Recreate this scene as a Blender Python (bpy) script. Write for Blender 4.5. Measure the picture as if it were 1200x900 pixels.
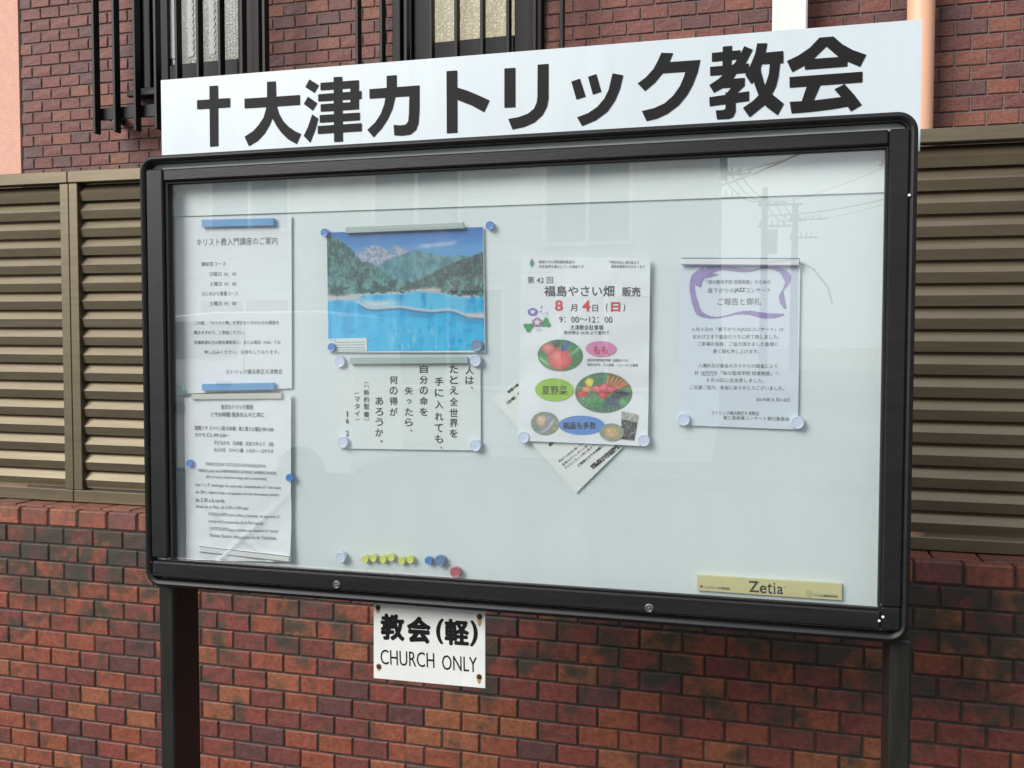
import bpy, math, random
import numpy as np
from mathutils import Matrix, Vector
random.seed(7)
rng = np.random.default_rng(11)
S = bpy.context.scene
for o in list(bpy.data.objects): bpy.data.objects.remove(o)

# ---------------------------------------------------------------- camera, sky, sun, exposure
cam_data = bpy.data.cameras.new('camera')
cam_data.sensor_width = 36; cam_data.lens = 32.4
cam_data.clip_start = 0.05; cam_data.clip_end = 2000
cam = bpy.data.objects.new('camera', cam_data); S.collection.objects.link(cam); S.camera = cam
def cam_axes(yaw, pitch, roll):
    cy, sy, cp, sp = math.cos(yaw), math.sin(yaw), math.cos(pitch), math.sin(pitch)
    f = Vector((-sy*cp, cy*cp, sp)); r = Vector((cy, sy, 0)); u = r.cross(f)
    return math.cos(roll)*r+math.sin(roll)*u, -math.sin(roll)*r+math.cos(roll)*u, f
r_, u_, f_ = cam_axes(0.276, -0.0415, 0.0009)
cam.matrix_world = Matrix(((r_.x, u_.x, -f_.x, .0281), (r_.y, u_.y, -f_.y, -1.4057), (r_.z, u_.z, -f_.z, 1.5), (0, 0, 0, 1)))

SUN = Vector((-0.58, -0.80, 0.62)).normalized()           # towards the light
W = bpy.data.worlds.new('World'); S.world = W; W.use_nodes = True
nt = W.node_tree; nt.nodes.clear()
sky = nt.nodes.new('ShaderNodeTexSky'); sky.sky_type = 'NISHITA'; sky.sun_disc = False
sky.sun_elevation = math.asin(SUN.z); sky.sun_rotation = math.atan2(SUN.x, SUN.y)
sky.air_density = 1.0; sky.dust_density = 4.0; sky.ozone_density = 1.0
tc = nt.nodes.new('ShaderNodeTexCoord'); nz = nt.nodes.new('ShaderNodeTexNoise')
nz.inputs['Scale'].default_value = 2.2; nz.inputs['Detail'].default_value = 5
nt.links.new(tc.outputs['Generated'], nz.inputs['Vector'])
cr = nt.nodes.new('ShaderNodeValToRGB')
cr.color_ramp.elements[0].position = .3; cr.color_ramp.elements[0].color = (8.2, 8.9, 9.5, 1)
cr.color_ramp.elements[1].position = .75; cr.color_ramp.elements[1].color = (10.6, 11.0, 11.3, 1)
nt.links.new(nz.outputs['Fac'], cr.inputs['Fac'])
mx = nt.nodes.new('ShaderNodeMix'); mx.data_type = 'RGBA'; mx.inputs[0].default_value = .88
bg = nt.nodes.new('ShaderNodeBackground'); bg.inputs['Strength'].default_value = .05
out = nt.nodes.new('ShaderNodeOutputWorld')
# overcast dome: three times brighter overhead than at the horizon
sx = nt.nodes.new('ShaderNodeSeparateXYZ'); nt.links.new(tc.outputs['Generated'], sx.inputs[0])
gr_ = nt.nodes.new('ShaderNodeMapRange'); gr_.inputs[1].default_value = 0; gr_.inputs[2].default_value = 1; gr_.inputs[3].default_value = .38; gr_.inputs[4].default_value = .66
nt.links.new(sx.outputs['Z'], gr_.inputs[0])
ml = nt.nodes.new('ShaderNodeMix'); ml.data_type = 'RGBA'; ml.blend_type = 'MULTIPLY'; ml.inputs[0].default_value = 1
nt.links.new(cr.outputs[0], ml.inputs[6]); nt.links.new(gr_.outputs[0], ml.inputs[7])
nt.links.new(sky.outputs[0], mx.inputs[6]); nt.links.new(ml.outputs[2], mx.inputs[7])
nt.links.new(mx.outputs[2], bg.inputs[0]); nt.links.new(bg.outputs[0], out.inputs[0])
sun_d = bpy.data.lights.new('sun', 'SUN'); sun_d.energy = 1.5; sun_d.angle = math.radians(34); sun_d.color = (1, .97, .93)
sun = bpy.data.objects.new('sun', sun_d); S.collection.objects.link(sun)
sun.rotation_euler = (-SUN).to_track_quat('-Z', 'Y').to_euler()
S.view_settings.view_transform = 'Standard'; S.view_settings.look = 'None'
S.view_settings.exposure = 1.54; S.view_settings.gamma = 1.0
S.cycles.max_bounces = 8; S.cycles.transparent_max_bounces = 12

# ---------------------------------------------------------------- helpers
def tag(o, label=None, cat=None, group=None, kind=None):
    if label: o['label'] = label
    if cat: o['category'] = cat
    if group: o['group'] = group
    if kind: o['kind'] = kind
    return o
def link(name, mesh, mat=None, parent=None):
    o = bpy.data.objects.new(name, mesh); S.collection.objects.link(o)
    if mat is not None and mesh is not None and len(mesh.materials) == 0: mesh.materials.append(mat)
    if parent is not None: o.parent = parent
    return o
class MB:
    def __init__(s): s.v = []; s.f = []; s.smooth = False
    def add(s, vs, fs):
        n = len(s.v); s.v += [tuple(v) for v in vs]; s.f += [tuple(i+n for i in f) for f in fs]; return s
    def box(s, x0, x1, y0, y1, z0, z1, b=0.0):
        if b <= 0:
            vs = [(x, y, z) for z in (z0, z1) for y in (y0, y1) for x in (x0, x1)]
            return s.add(vs, [(0, 2, 3, 1), (4, 5, 7, 6), (0, 1, 5, 4), (2, 6, 7, 3), (0, 4, 6, 2), (1, 3, 7, 5)])
        X = (x0, x1); Y = (y0, y1); Z = (z0, z1); vs = []; idx = {}
        for i in (0, 1):
            for j in (0, 1):
                for k in (0, 1):
                    sx, sy, sz = (1-2*i)*b, (1-2*j)*b, (1-2*k)*b
                    for a in range(3):
                        p = [X[i]+sx, Y[j]+sy, Z[k]+sz]; p[a] = (X, Y, Z)[a][(i, j, k)[a]]
                        idx[i, j, k, a] = len(vs); vs.append(tuple(p))
        fs = []
        for a in range(3):
            o1, o2 = [q for q in range(3) if q != a]
            for sgn in (0, 1):
                def K(p, q):
                    t = [0, 0, 0]; t[a] = sgn; t[o1] = p; t[o2] = q; return idx[t[0], t[1], t[2], a]
                fs.append((K(0, 0), K(1, 0), K(1, 1), K(0, 1)))
        for a in range(3):     # edges along axis a
            o1, o2 = [q for q in range(3) if q != a]
            for p in (0, 1):
                for q in (0, 1):
                    def K(e, ax):
                        t = [0, 0, 0]; t[a] = e; t[o1] = p; t[o2] = q; return idx[t[0], t[1], t[2], ax]
                    fs.append((K(0, o1), K(1, o1), K(1, o2), K(0, o2)))
        for i in (0, 1):
            for j in (0, 1):
                for k in (0, 1): fs.append((idx[i, j, k, 0], idx[i, j, k, 1], idx[i, j, k, 2]))
        return s.add(vs, fs)
    def prism_x(s, prof, x0, x1):      # prof: list of (y,z), extruded along x
        n = len(prof); vs = [(x0, y, z) for y, z in prof]+[(x1, y, z) for y, z in prof]
        return s.add(vs, [(i, (i+1) % n, n+(i+1) % n, n+i) for i in range(n)]+[tuple(range(n))[::-1], tuple(range(n, 2*n))])
    def prism_y(s, prof, y0, y1):      # prof: list of (x,z)
        n = len(prof); vs = [(x, y0, z) for x, z in prof]+[(x, y1, z) for x, z in prof]
        return s.add(vs, [(i, (i+1) % n, n+(i+1) % n, n+i) for i in range(n)]+[tuple(range(n))[::-1], tuple(range(n, 2*n))])
    def tube(s, p0, p1, r0, r1=None, n=12, cap=True):
        r1 = r0 if r1 is None else r1; p0 = Vector(p0); p1 = Vector(p1); d = (p1-p0).normalized()
        a = d.orthogonal().normalized(); b = d.cross(a)
        vs = [p0+r0*(math.cos(t)*a+math.sin(t)*b) for t in [2*math.pi*i/n for i in range(n)]]
        vs += [p1+r1*(math.cos(t)*a+math.sin(t)*b) for t in [2*math.pi*i/n for i in range(n)]]
        fs = [(i, (i+1) % n, n+(i+1) % n, n+i) for i in range(n)]
        if cap: fs += [tuple(range(n))[::-1], tuple(range(n, 2*n))]
        return s.add(vs, fs)
    def lathe_y(s, cx, cz, prof, n=24):  # prof: (r, y) from the back outwards, last r=0 tip
        vs = []; fs = []
        for r, y in prof: vs += [(cx+r*math.cos(2*math.pi*i/n), y, cz+r*math.sin(2*math.pi*i/n)) for i in range(n)]
        for k in range(len(prof)-1):
            for i in range(n): fs.append((k*n+i, k*n+(i+1) % n, (k+1)*n+(i+1) % n, (k+1)*n+i))
        fs.append(tuple(range((len(prof)-1)*n, len(prof)*n)))
        return s.add(vs, fs)
    def mesh(s, name='mesh', smooth=False):
        m = bpy.data.meshes.new(name); m.from_pydata(s.v, [], s.f); m.update()
        bm_fix(m)
        if smooth: m.shade_smooth(); m.set_sharp_from_angle(angle=math.radians(35))
        return m
    def build(s, name, mat, parent=None, smooth=False, origin=None):
        if origin is not None:
            s.v = [(x-origin[0], y-origin[1], z-origin[2]) for x, y, z in s.v]
        return link(name, s.mesh(name, smooth), mat, parent)
import bmesh
def bm_fix(m):
    bm = bmesh.new(); bm.from_mesh(m); bmesh.ops.recalc_face_normals(bm, faces=bm.faces); bm.to_mesh(m); bm.free()

# ---- materials
def mat(name, col, rough=.6, metal=0.0, spec=.5, var=0.0, vscale=20.0, bump=0.0, bscale=60.0, stretch=None, col2=None, coat=0.0):
    m = bpy.data.materials.new(name); m.use_nodes = True; n = m.node_tree.nodes; L = m.node_tree.links
    p = n['Principled BSDF']; p.inputs['Base Color'].default_value = (*col, 1)
    p.inputs['Roughness'].default_value = rough; p.inputs['Metallic'].default_value = metal
    p.inputs['Specular IOR Level'].default_value = spec; p.inputs['Coat Weight'].default_value = coat
    if var > 0 or bump > 0:
        t = n.new('ShaderNodeTexCoord'); mp = n.new('ShaderNodeMapping'); L.new(t.outputs['Object'], mp.inputs[0])
        if stretch: mp.inputs['Scale'].default_value = stretch
    if var > 0:
        z = n.new('ShaderNodeTexNoise'); z.inputs['Scale'].default_value = vscale; z.inputs['Detail'].default_value = 6; z.inputs['Roughness'].default_value = .65
        L.new(mp.outputs[0], z.inputs['Vector'])
        r = n.new('ShaderNodeValToRGB'); c2 = col2 or tuple(min(1, c*(1+var)+.0) for c in col)
        r.color_ramp.elements[0].position = .35; r.color_ramp.elements[0].color = (*[c*(1-var) for c in col], 1)
        r.color_ramp.elements[1].position = .68; r.color_ramp.elements[1].color = (*c2, 1)
        L.new(z.outputs['Fac'], r.inputs[0]); L.new(r.outputs[0], p.inputs['Base Color'])
    if bump > 0:
        z2 = n.new('ShaderNodeTexNoise'); z2.inputs['Scale'].default_value = bscale; z2.inputs['Detail'].default_value = 5
        L.new(mp.outputs[0], z2.inputs['Vector'])
        b = n.new('ShaderNodeBump'); b.inputs['Strength'].default_value = 1.0; b.inputs['Distance'].default_value = bump
        L.new(z2.outputs['Fac'], b.inputs['Height']); L.new(b.outputs[0], p.inputs['Normal'])
    return m

def tile_mat(name, cols, dirt, dirt_col, top, zgrad, bump_scale, bump_d, rough=.62):
    """glazed-clay tile; each piece takes its own colour, grime sits in a noise pattern fixed to the wall"""
    m = bpy.data.materials.new(name); m.use_nodes = True; n = m.node_tree.nodes; L = m.node_tree.links
    p = n['Principled BSDF']; p.inputs['Roughness'].default_value = rough; p.inputs['Specular IOR Level'].default_value = .45
    oi = n.new('ShaderNodeObjectInfo'); ge = n.new('ShaderNodeNewGeometry')
    a = n.new('ShaderNodeMath'); a.operation = 'MULTIPLY_ADD'; a.inputs[1].default_value = 7.31
    L.new(ge.outputs['Random Per Island'], a.inputs[0]); L.new(oi.outputs['Random'], a.inputs[2])
    fr = n.new('ShaderNodeMath'); fr.operation = 'FRACT'; L.new(a.outputs[0], fr.inputs[0])
    r = n.new('ShaderNodeValToRGB'); r.color_ramp.interpolation = 'CONSTANT'
    e = r.color_ramp.elements
    while len(e) < len(cols): e.new(.5)
    for i, (pos, c) in enumerate(cols): e[i].position = pos; e[i].color = (*c, 1)
    L.new(fr.outputs[0], r.inputs[0])
    # slight mottling
    g = n.new('ShaderNodeNewGeometry')
    z = n.new('ShaderNodeTexNoise'); z.inputs['Scale'].default_value = 90; z.inputs['Detail'].default_value = 6; L.new(g.outputs['Position'], z.inputs['Vector'])
    mm = n.new('ShaderNodeMapRange'); mm.inputs[1].default_value = .3; mm.inputs[2].default_value = .7; mm.inputs[3].default_value = .72; mm.inputs[4].default_value = 1.3
    L.new(z.outputs['Fac'], mm.inputs[0])
    mul = n.new('ShaderNodeMix'); mul.data_type = 'RGBA'; mul.blend_type = 'MULTIPLY'; mul.inputs[0].default_value = 1
    L.new(r.outputs[0], mul.inputs[6]); L.new(mm.outputs[0], mul.inputs[7])
    # grime
    d = n.new('ShaderNodeTexNoise'); d.inputs['Scale'].default_value = 13; d.inputs['Detail'].default_value = 5; d.inputs['Roughness'].default_value = .6; L.new(g.outputs['Position'], d.inputs['Vector'])
    sp = n.new('ShaderNodeSeparateXYZ'); L.new(g.outputs['Position'], sp.inputs[0])
    gr = n.new('ShaderNodeMapRange'); gr.inputs[1].default_value = top-zgrad; gr.inputs[2].default_value = top; gr.inputs[3].default_value = 0; gr.inputs[4].default_value = 1
    L.new(sp.outputs['Z'], gr.inputs[0])
    th = n.new('ShaderNodeMath'); th.operation = 'MULTIPLY_ADD'; th.inputs[1].default_value = .22; L.new(gr.outputs[0], th.inputs[0]); L.new(d.outputs['Fac'], th.inputs[2])
    mr = n.new('ShaderNodeMapRange'); mr.inputs[1].default_value = .54; mr.inputs[2].default_value = .70; mr.inputs[3].default_value = 0; mr.inputs[4].default_value = dirt
    L.new(th.outputs[0], mr.inputs[0])
    mix = n.new('ShaderNodeMix'); mix.data_type = 'RGBA'; L.new(mr.outputs[0], mix.inputs[0]); L.new(mul.outputs[2], mix.inputs[6]); mix.inputs[7].default_value = (*dirt_col, 1)
    # darker spots burnt into the face of single tiles
    L.new(mix.outputs[2], p.inputs['Base Color'])
    mp = n.new('ShaderNodeMapping'); mp.inputs['Scale'].default_value = (1, 1, 2.2); L.new(g.outputs['Position'], mp.inputs[0])
    b1 = n.new('ShaderNodeTexNoise'); b1.inputs['Scale'].default_value = bump_scale; b1.inputs['Detail'].default_value = 6; b1.inputs['Roughness'].default_value = .6; L.new(mp.outputs[0], b1.inputs['Vector'])
    b = n.new('ShaderNodeBump'); b.inputs['Distance'].default_value = bump_d; L.new(b1.outputs['Fac'], b.inputs['Height']); L.new(b.outputs[0], p.inputs['Normal'])
    return m

WALLTILE = tile_mat('wall_tile', [(0, (.190, .050, .026)), (.26, (.130, .033, .026)), (.50, (.082, .029, .029)), (.64, (.158, .038, .027)), (.84, (.205, .068, .031))],
                    .88, (.030, .031, .022), .99, .42, 130, .0012)
FACTILE = tile_mat('facade_tile', [(0, (.170, .060, .046)), (.25, (.140, .050, .043)), (.55, (.108, .048, .047)), (.70, (.158, .053, .044)), (.90, (.195, .072, .047))],
                   .25, (.12, .09, .08), 6.0, 1.0, 80, .0028)
CAPTILE = tile_mat('cap_tile', [(0, (.20, .055, .036)), (.30, (.165, .05, .045)), (.60, (.22, .062, .04)), (.85, (.25, .08, .045))], .35, (.05, .05, .035), 1.03, .05, 130, .0012)
MORTAR = mat('mortar', (.038, .036, .029), .95, var=.35, vscale=30, bump=.002, bscale=200)
FMORTAR = mat('facade_mortar', (.15, .13, .12), .95, var=.2, vscale=30, bump=.001, bscale=200)
BRONZE = mat('bronze_aluminium', (.158, .130, .084), .42, metal=.65, var=.12, vscale=6, stretch=(1, 4, 12), coat=.6)
BRONZE_BLADE = mat('bronze_blade', (.175, .15, .115), .45, metal=.15, var=.14, vscale=5, stretch=(.6, 6, 10))
BLACK = mat('black_anodised', (.007, .007, .008), .45, metal=.0, spec=.35, var=.35, vscale=14, bump=.0003, bscale=300, stretch=(1, 1, 5))
BLACKH = mat('black_anodised_rail', (.009, .009, .010), .42, metal=.0, spec=.35, var=.45, vscale=14, bump=.0003, bscale=300, stretch=(.25, 1, 4))
GAP = mat('black_rubber', (.004, .004, .004), .8)
POSTM = mat('dark_bronze_post', (.012, .012, .010), .4, var=.35, vscale=10, stretch=(6, 6, .6), bump=.0004, bscale=120)
WINM = mat('window_black', (.006, .006, .007), .5, spec=.3, var=.2, vscale=12)
BOARDM = mat('board_face', (.68, .75, .765), .42, var=.02, vscale=3)
HEADM = mat('header_sheet', (.78, .84, .84), .5, var=.02, vscale=6)
SIGNW = mat('sign_white', (.55, .62, .66), .35, var=.03, vscale=7, stretch=(3, 1, .5))
SMALLW = mat('small_sign_white', (.66, .68, .66), .4, var=.05, vscale=25)
PAPER = mat('paper_white', (.76, .80, .84), .8)
PAPERW = mat('paper_cream', (.70, .755, .76), .8)
INK = mat('ink_black', (.02, .02, .022), .6)
INKG = mat('ink_grey', (.09, .095, .10), .7)
INKG2 = mat('ink_faded', (.13, .135, .14), .7)
INKR = mat('ink_red', (.62, .05, .06), .6)
PURPLE = mat('ink_purple', (.30, .24, .50), .7, var=.15, vscale=60)
LETTER = mat('black_vinyl', (.007, .007, .008), .6, spec=.2)
STUCCO = mat('salmon_stucco', (.68, .38, .30), .9, var=.07, vscale=25, bump=.004, bscale=160)
SALMON = mat('salmon_paint', (.80, .44, .29), .45, var=.03, vscale=5)
WHITEP = mat('white_pipe_paint', (.72, .74, .73), .35, var=.03, vscale=4)
STEEL = mat('brushed_steel', (.45, .45, .44), .3, metal=1.0)
RUST = mat('rusty_screw', (.03, .018, .012), .8, var=.5, vscale=300)
RUSTRUN = mat('rust_stain', (.42, .24, .11), .8, var=.4, vscale=200)
MW = mat('magnet_white', (.62, .70, .86), .3, coat=.2)
MB_ = mat('magnet_blue', (.07, .24, .60), .3, coat=.2)
MBG = mat('magnet_slate_blue', (.14, .24, .42), .3, coat=.2)
MGR = mat('magnet_grey_blue', (.22, .29, .44), .35, coat=.2)
MY = mat('magnet_yellow', (.68, .73, .16), .3, coat=.2)
MR = mat('magnet_red', (.50, .13, .16), .35, coat=.2)
MG = mat('magnet_pale_green', (.22, .48, .36), .35, coat=.2)
MT = mat('magnet_teal', (.02, .14, .13), .35, coat=.2)
BARB = mat('bar_blue', (.14, .36, .66), .35, coat=.2)
BARG = mat('bar_grey_green', (.38, .47, .44), .4)
BARW = mat('bar_white', (.72, .74, .74), .4)
BARWG = mat('bar_warm_grey', (.58, .57, .53), .4)
BLUEEDGE = mat('bar_blue_edge', (.10, .16, .42), .5)
OCHRE = mat('ochre_plate', (.62, .58, .30), .45, var=.03, vscale=40)
TAPE = mat('old_tape', (.62, .52, .36), .5)
ASPHALT = mat('asphalt', (.05, .05, .052), .9, var=.25, vscale=40, bump=.004, bscale=150)
PAVE = mat('pavement_asphalt', (.07, .07, .069), .9, var=.15, vscale=8, bump=.002, bscale=90)
GRAVEL = mat('garden_soil', (.14, .12, .095), .95, var=.35, vscale=30, bump=.01, bscale=60)
PAINTW = mat('road_paint', (.75, .75, .72), .7, var=.1, vscale=20)
SIDING = mat('pale_siding', (.66, .70, .68), .75, var=.08, vscale=2)
SIDING2 = mat('grey_siding', (.30, .32, .33), .75, var=.1, vscale=2)
SIDETRIM = mat('pale_trim', (.78, .78, .75), .6)
DARKROOF = mat('dark_roof', (.06, .065, .075), .7, var=.2, vscale=5)
VANW = mat('van_white_paint', (.84, .85, .84), .6, spec=.3)
TYRE = mat('tyre_rubber', (.02, .02, .02), .85)
DARKGLASS = mat('dark_glass', (.02, .03, .035), .12, spec=.3)
LAMPW = mat('headlamp_lens', (.6, .62, .62), .15)
POLEC = mat('pole_concrete', (.24, .235, .22), .85, var=.12, vscale=6)
WIREM = mat('wire_black', (.02, .02, .02), .6)

def glass_mat():
    m = bpy.data.materials.new('board_glass'); m.use_nodes = True; n = m.node_tree.nodes; L = m.node_tree.links; n.clear()
    o = n.new('ShaderNodeOutputMaterial'); tr = n.new('ShaderNodeBsdfTransparent'); tr.inputs[0].default_value = (.95, .975, .97, 1)
    gl = n.new('ShaderNodeBsdfGlossy'); gl.inputs['Roughness'].default_value = .0; gl.inputs[0].default_value = (1, 1, 1, 1)
    ge = n.new('ShaderNodeNewGeometry'); dt = n.new('ShaderNodeVectorMath'); dt.operation = 'DOT_PRODUCT'; L.new(ge.outputs['Incoming'], dt.inputs[0]); L.new(ge.outputs['Normal'], dt.inputs[1])
    ab = n.new('ShaderNodeMath'); ab.operation = 'ABSOLUTE'; L.new(dt.outputs['Value'], ab.inputs[0])
    om = n.new('ShaderNodeMath'); om.operation = 'SUBTRACT'; om.inputs[0].default_value = 1; L.new(ab.outputs[0], om.inputs[1])
    pw_ = n.new('ShaderNodeMath'); pw_.operation = 'POWER'; pw_.inputs[1].default_value = 5; L.new(om.outputs[0], pw_.inputs[0])
    mu = n.new('ShaderNodeMath'); mu.operation = 'MULTIPLY_ADD'; mu.inputs[1].default_value = .90; mu.inputs[2].default_value = .245; mu.use_clamp = True; L.new(pw_.outputs[0], mu.inputs[0])
    mx = n.new('ShaderNodeMixShader'); L.new(mu.outputs[0], mx.inputs[0]); L.new(tr.outputs[0], mx.inputs[1]); L.new(gl.outputs[0], mx.inputs[2])
    # thin film of dust and old streaks
    df = n.new('ShaderNodeBsdfDiffuse'); df.inputs[0].default_value = (.8, .8, .78, 1)
    t = n.new('ShaderNodeTexCoord'); mp = n.new('ShaderNodeMapping'); mp.inputs['Scale'].default_value = (3, 1, 1.2); L.new(t.outputs['Object'], mp.inputs[0])
    z = n.new('ShaderNodeTexNoise'); z.inputs['Scale'].default_value = 6; z.inputs['Detail'].default_value = 8; L.new(mp.outputs[0], z.inputs['Vector'])
    mr = n.new('ShaderNodeMapRange'); mr.inputs[1].default_value = .45; mr.inputs[2].default_value = .8; mr.inputs[3].default_value = .01; mr.inputs[4].default_value = .06; L.new(z.outputs['Fac'], mr.inputs[0])
    m2 = n.new('ShaderNodeMixShader'); L.new(mr.outputs[0], m2.inputs[0]); L.new(mx.outputs[0], m2.inputs[1]); L.new(df.outputs[0], m2.inputs[2])
    L.new(m2.outputs[0], o.inputs[0]); return m
GLASS = glass_mat()
def vcol_mat(name, rough=.6):
    m = bpy.data.materials.new(name); m.use_nodes = True; n = m.node_tree.nodes
    a = n.new('ShaderNodeVertexColor'); a.layer_name = 'print'
    m.node_tree.links.new(a.outputs[0], n['Principled BSDF'].inputs['Base Color']); n['Principled BSDF'].inputs['Roughness'].default_value = rough
    return m
PRINT = vcol_mat('printed_colour', .55)
def flat(name, c, rough=.7): return mat(name, c, rough)
OVG = flat('oval_green', (.30, .55, .06)); OVP = flat('oval_pink', (.66, .27, .48)); OVB = flat('oval_blue', (.10, .27, .66))

# ================================================================= SETTING
def structure(name, mb, m): o = mb.build(name, m); o['kind'] = 'structure'; return o
structure('pavement', MB().box(-60, 60, -2.6, 2.0, -.15, 0), PAVE)
structure('road', MB().box(-400, 400, -9.1, -2.6, -.30, -.12), ASPHALT)
structure('kerb', MB().box(-60, 60, -2.72, -2.602, -.119, .004, .012), mat('kerb_concrete', (.36, .35, .33), .9, var=.15, vscale=12, bump=.002, bscale=80))
structure('ground', MB().box(-800, 800, -800, 800, -.5, -.302), mat('ground_earth', (.16, .15, .13), .95, var=.25, vscale=.5))
structure('far_pavement', MB().box(-60, 60, -60, -9.1, -.28, .003), PAVE)
structure('road_line', MB().box(-60, 60, -3.35, -3.23, -.119, -.115), PAINTW)
structure('side_road', MB().box(-.2, 5.6, -60, -9.15, .004, .03), ASPHALT)
structure('garden_strip', MB().box(-8, 8, .96, 1.98, .001, .05), GRAVEL)

# ---- tiles
def tile_mesh(w, h, d, seed, rough):
    r = random.Random(seed); b = .003
    nx, nz = 2, 2; vs = []; fs = []
    xs = [-w/2+b+(w-2*b)*i/nx for i in range(nx+1)]; zs = [-h/2+b+(h-2*b)*j/nz for j in range(nz+1)]
    for j in range(nz+1):
        for i in range(nx+1): vs.append((xs[i], -d+r.uniform(-rough, rough), zs[j]))
    def g(i, j): return j*(nx+1)+i
    for j in range(nz):
        for i in range(nx): fs.append((g(i, j), g(i+1, j), g(i+1, j+1), g(i, j+1)))
    ring = [(i, 0) for i in range(nx)]+[(nx, j) for j in range(nz)]+[(i, nz) for i in range(nx, 0, -1)]+[(0, j) for j in range(nz, 0, -1)]
    n0 = len(vs)
    for i, j in ring:
        x = -w/2+w*i/nx; z = -h/2+h*j/nz; vs.append((x+r.uniform(-.0006, .0006), -d+b, z+r.uniform(-.0006, .0006)))
    n1 = len(vs)
    for i, j in ring: vs.append((-w/2+w*i/nx, 0, -h/2+h*j/nz))
    k = len(ring)
    for q in range(k):
        q2 = (q+1) % k; fs.append((n0+q, n0+q2, g(*ring[q2]), g(*ring[q]))); fs.append((n1+q, n1+q2, n0+q2, n0+q))
    return vs, fs
P, PZ = .1, .0503
TILEV = {}
def tiles(parent, spots, front, tmat, keep, prefix, rough, origin):
    """spots: list (cx, cz, w, h, size_score). The largest 'keep' are single objects, the rest one joined mesh"""
    spots = sorted(spots, key=lambda s: -s[4]); base = MB()
    for i, (cx, cz, w, h, sc) in enumerate(spots):
        key = (round(w, 3), round(h, 3), random.randrange(5), prefix)
        if key not in TILEV:
            vs, fs = tile_mesh(w, h, .008, hash(key[:3]) % 1000 + len(TILEV), rough)
            TILEV[key] = (vs, fs, None)
        vs, fs, me = TILEV[key]
        yj = random.uniform(-.0008, .0008); zj = random.uniform(-.0006, .0006)
        if i < keep and sc > 0:
            if me is None:
                me = bpy.data.meshes.new('tile'); me.from_pydata(vs, [], fs); me.update(); bm_fix(me); me.materials.append(tmat); TILEV[key] = (vs, fs, me)
            o = bpy.data.objects.new('tile', me); S.collection.objects.link(o); o.parent = parent
            o.location = (cx-origin[0], front+.008+yj-origin[1], cz+zj-origin[2])
            o.rotation_euler = (random.uniform(-.006, .006), random.uniform(-.004, .004), random.uniform(-.006, .006))
        else:
            base.add([(x+cx-origin[0], y+front+.008+yj-origin[1], z+cz+zj-origin[2]) for x, y, z in vs], fs)
    if base.v:
        o = base.build('tile_field', tmat, parent); o['kind'] = 'stuff'

CAMP = np.array(cam.location); RR, UU, FF = map(np.array, (r_, u_, f_))
def px_size(x, y, z):     # how large a tile at that place shows from the street side (0 = out of view)
    v = np.array((x, y, z))-CAMP; d = v@FF
    if d < .1: return 0
    return (1/d if abs(v@RR)/d < .57 and abs(v@UU)/d < .43 else 0)

# low wall
WY = .76
lw = link('low_brick_wall', None); lw.location = (0, .9, 0)
tag(lw, 'low wall faced with small red and maroon brick tiles below the slatted fence', 'wall')
org = (0, .9, 0)
mort = MB().box(-6, 3, WY+.004, .95, -.1, 1.022); mort.build('mortar', MORTAR, lw, origin=org)
spots = []
def board_hides(x, z): return False
for k in range(-1, 21):
    zt = .979-.0503*k; zc = zt-.02515
    if k == -1:   # cap course drawn separately
        continue
    ph = .3828 if k % 2 == 0 else .431
    n0 = math.floor((-3.2-ph)/P); n1 = math.ceil((1.6-ph)/P)
    for n in range(n0, n1):
        cx = ph+P*n+P/2
        spots.append((cx, zc, .0955, .0458, px_size(cx, WY, zc)))
tiles(lw, spots, WY, WALLTILE, 286, 'w', .0006, org)
# cap course: corner pieces showing face and top, second row behind
capm = []
for v in range(3):
    mb = MB().box(-.0472, .0472, -.001, .036, -.0245, .0245, .004)
    me = mb.mesh('cap'); me.materials.append(CAPTILE); capm.append(me)
capb = []
for v in range(2):
    me = MB().box(-.0472, .0472, 0, .09, -.006, .006, .002).mesh('capb'); me.materials.append(CAPTILE); capb.append(me)
for n in range(-36, 12):
    cx = .431+P*n+P/2
    if -2.35 < cx < .8:
        o = link('cap_tile', capm[n % 3], None, lw); o.location = (cx, WY-.9+random.uniform(-.001, .001), 1.0065+random.uniform(-.0008, .0008)); o.rotation_euler = (random.uniform(-.01, .01), 0, random.uniform(-.006, .006))
mb2 = MB(); mb3 = MB()
for n in range(-36, 12):
    cx = .431+P*n+P/2
    if not (-2.35 < cx < .8): mb2.box(cx-.0472, cx+.0472, WY-.9, WY-.9+.036, .982, 1.031, .004)
    cx -= .055
    if -2.35 < cx < .8:
        o = link('cap_tile', capb[n % 2], None, lw); o.location = (cx, WY-.9+.043, 1.025+random.uniform(-.001, .001)); o.rotation_euler = (random.uniform(-.01, .01), random.uniform(-.008, .008), 0)
    else: mb2.box(cx-.0472, cx+.0472, WY-.9+.043, WY-.9+.133, 1.019, 1.031, .002)
o = mb2.build('cap_tile_field', CAPTILE, lw); o['kind'] = 'stuff'

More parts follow.
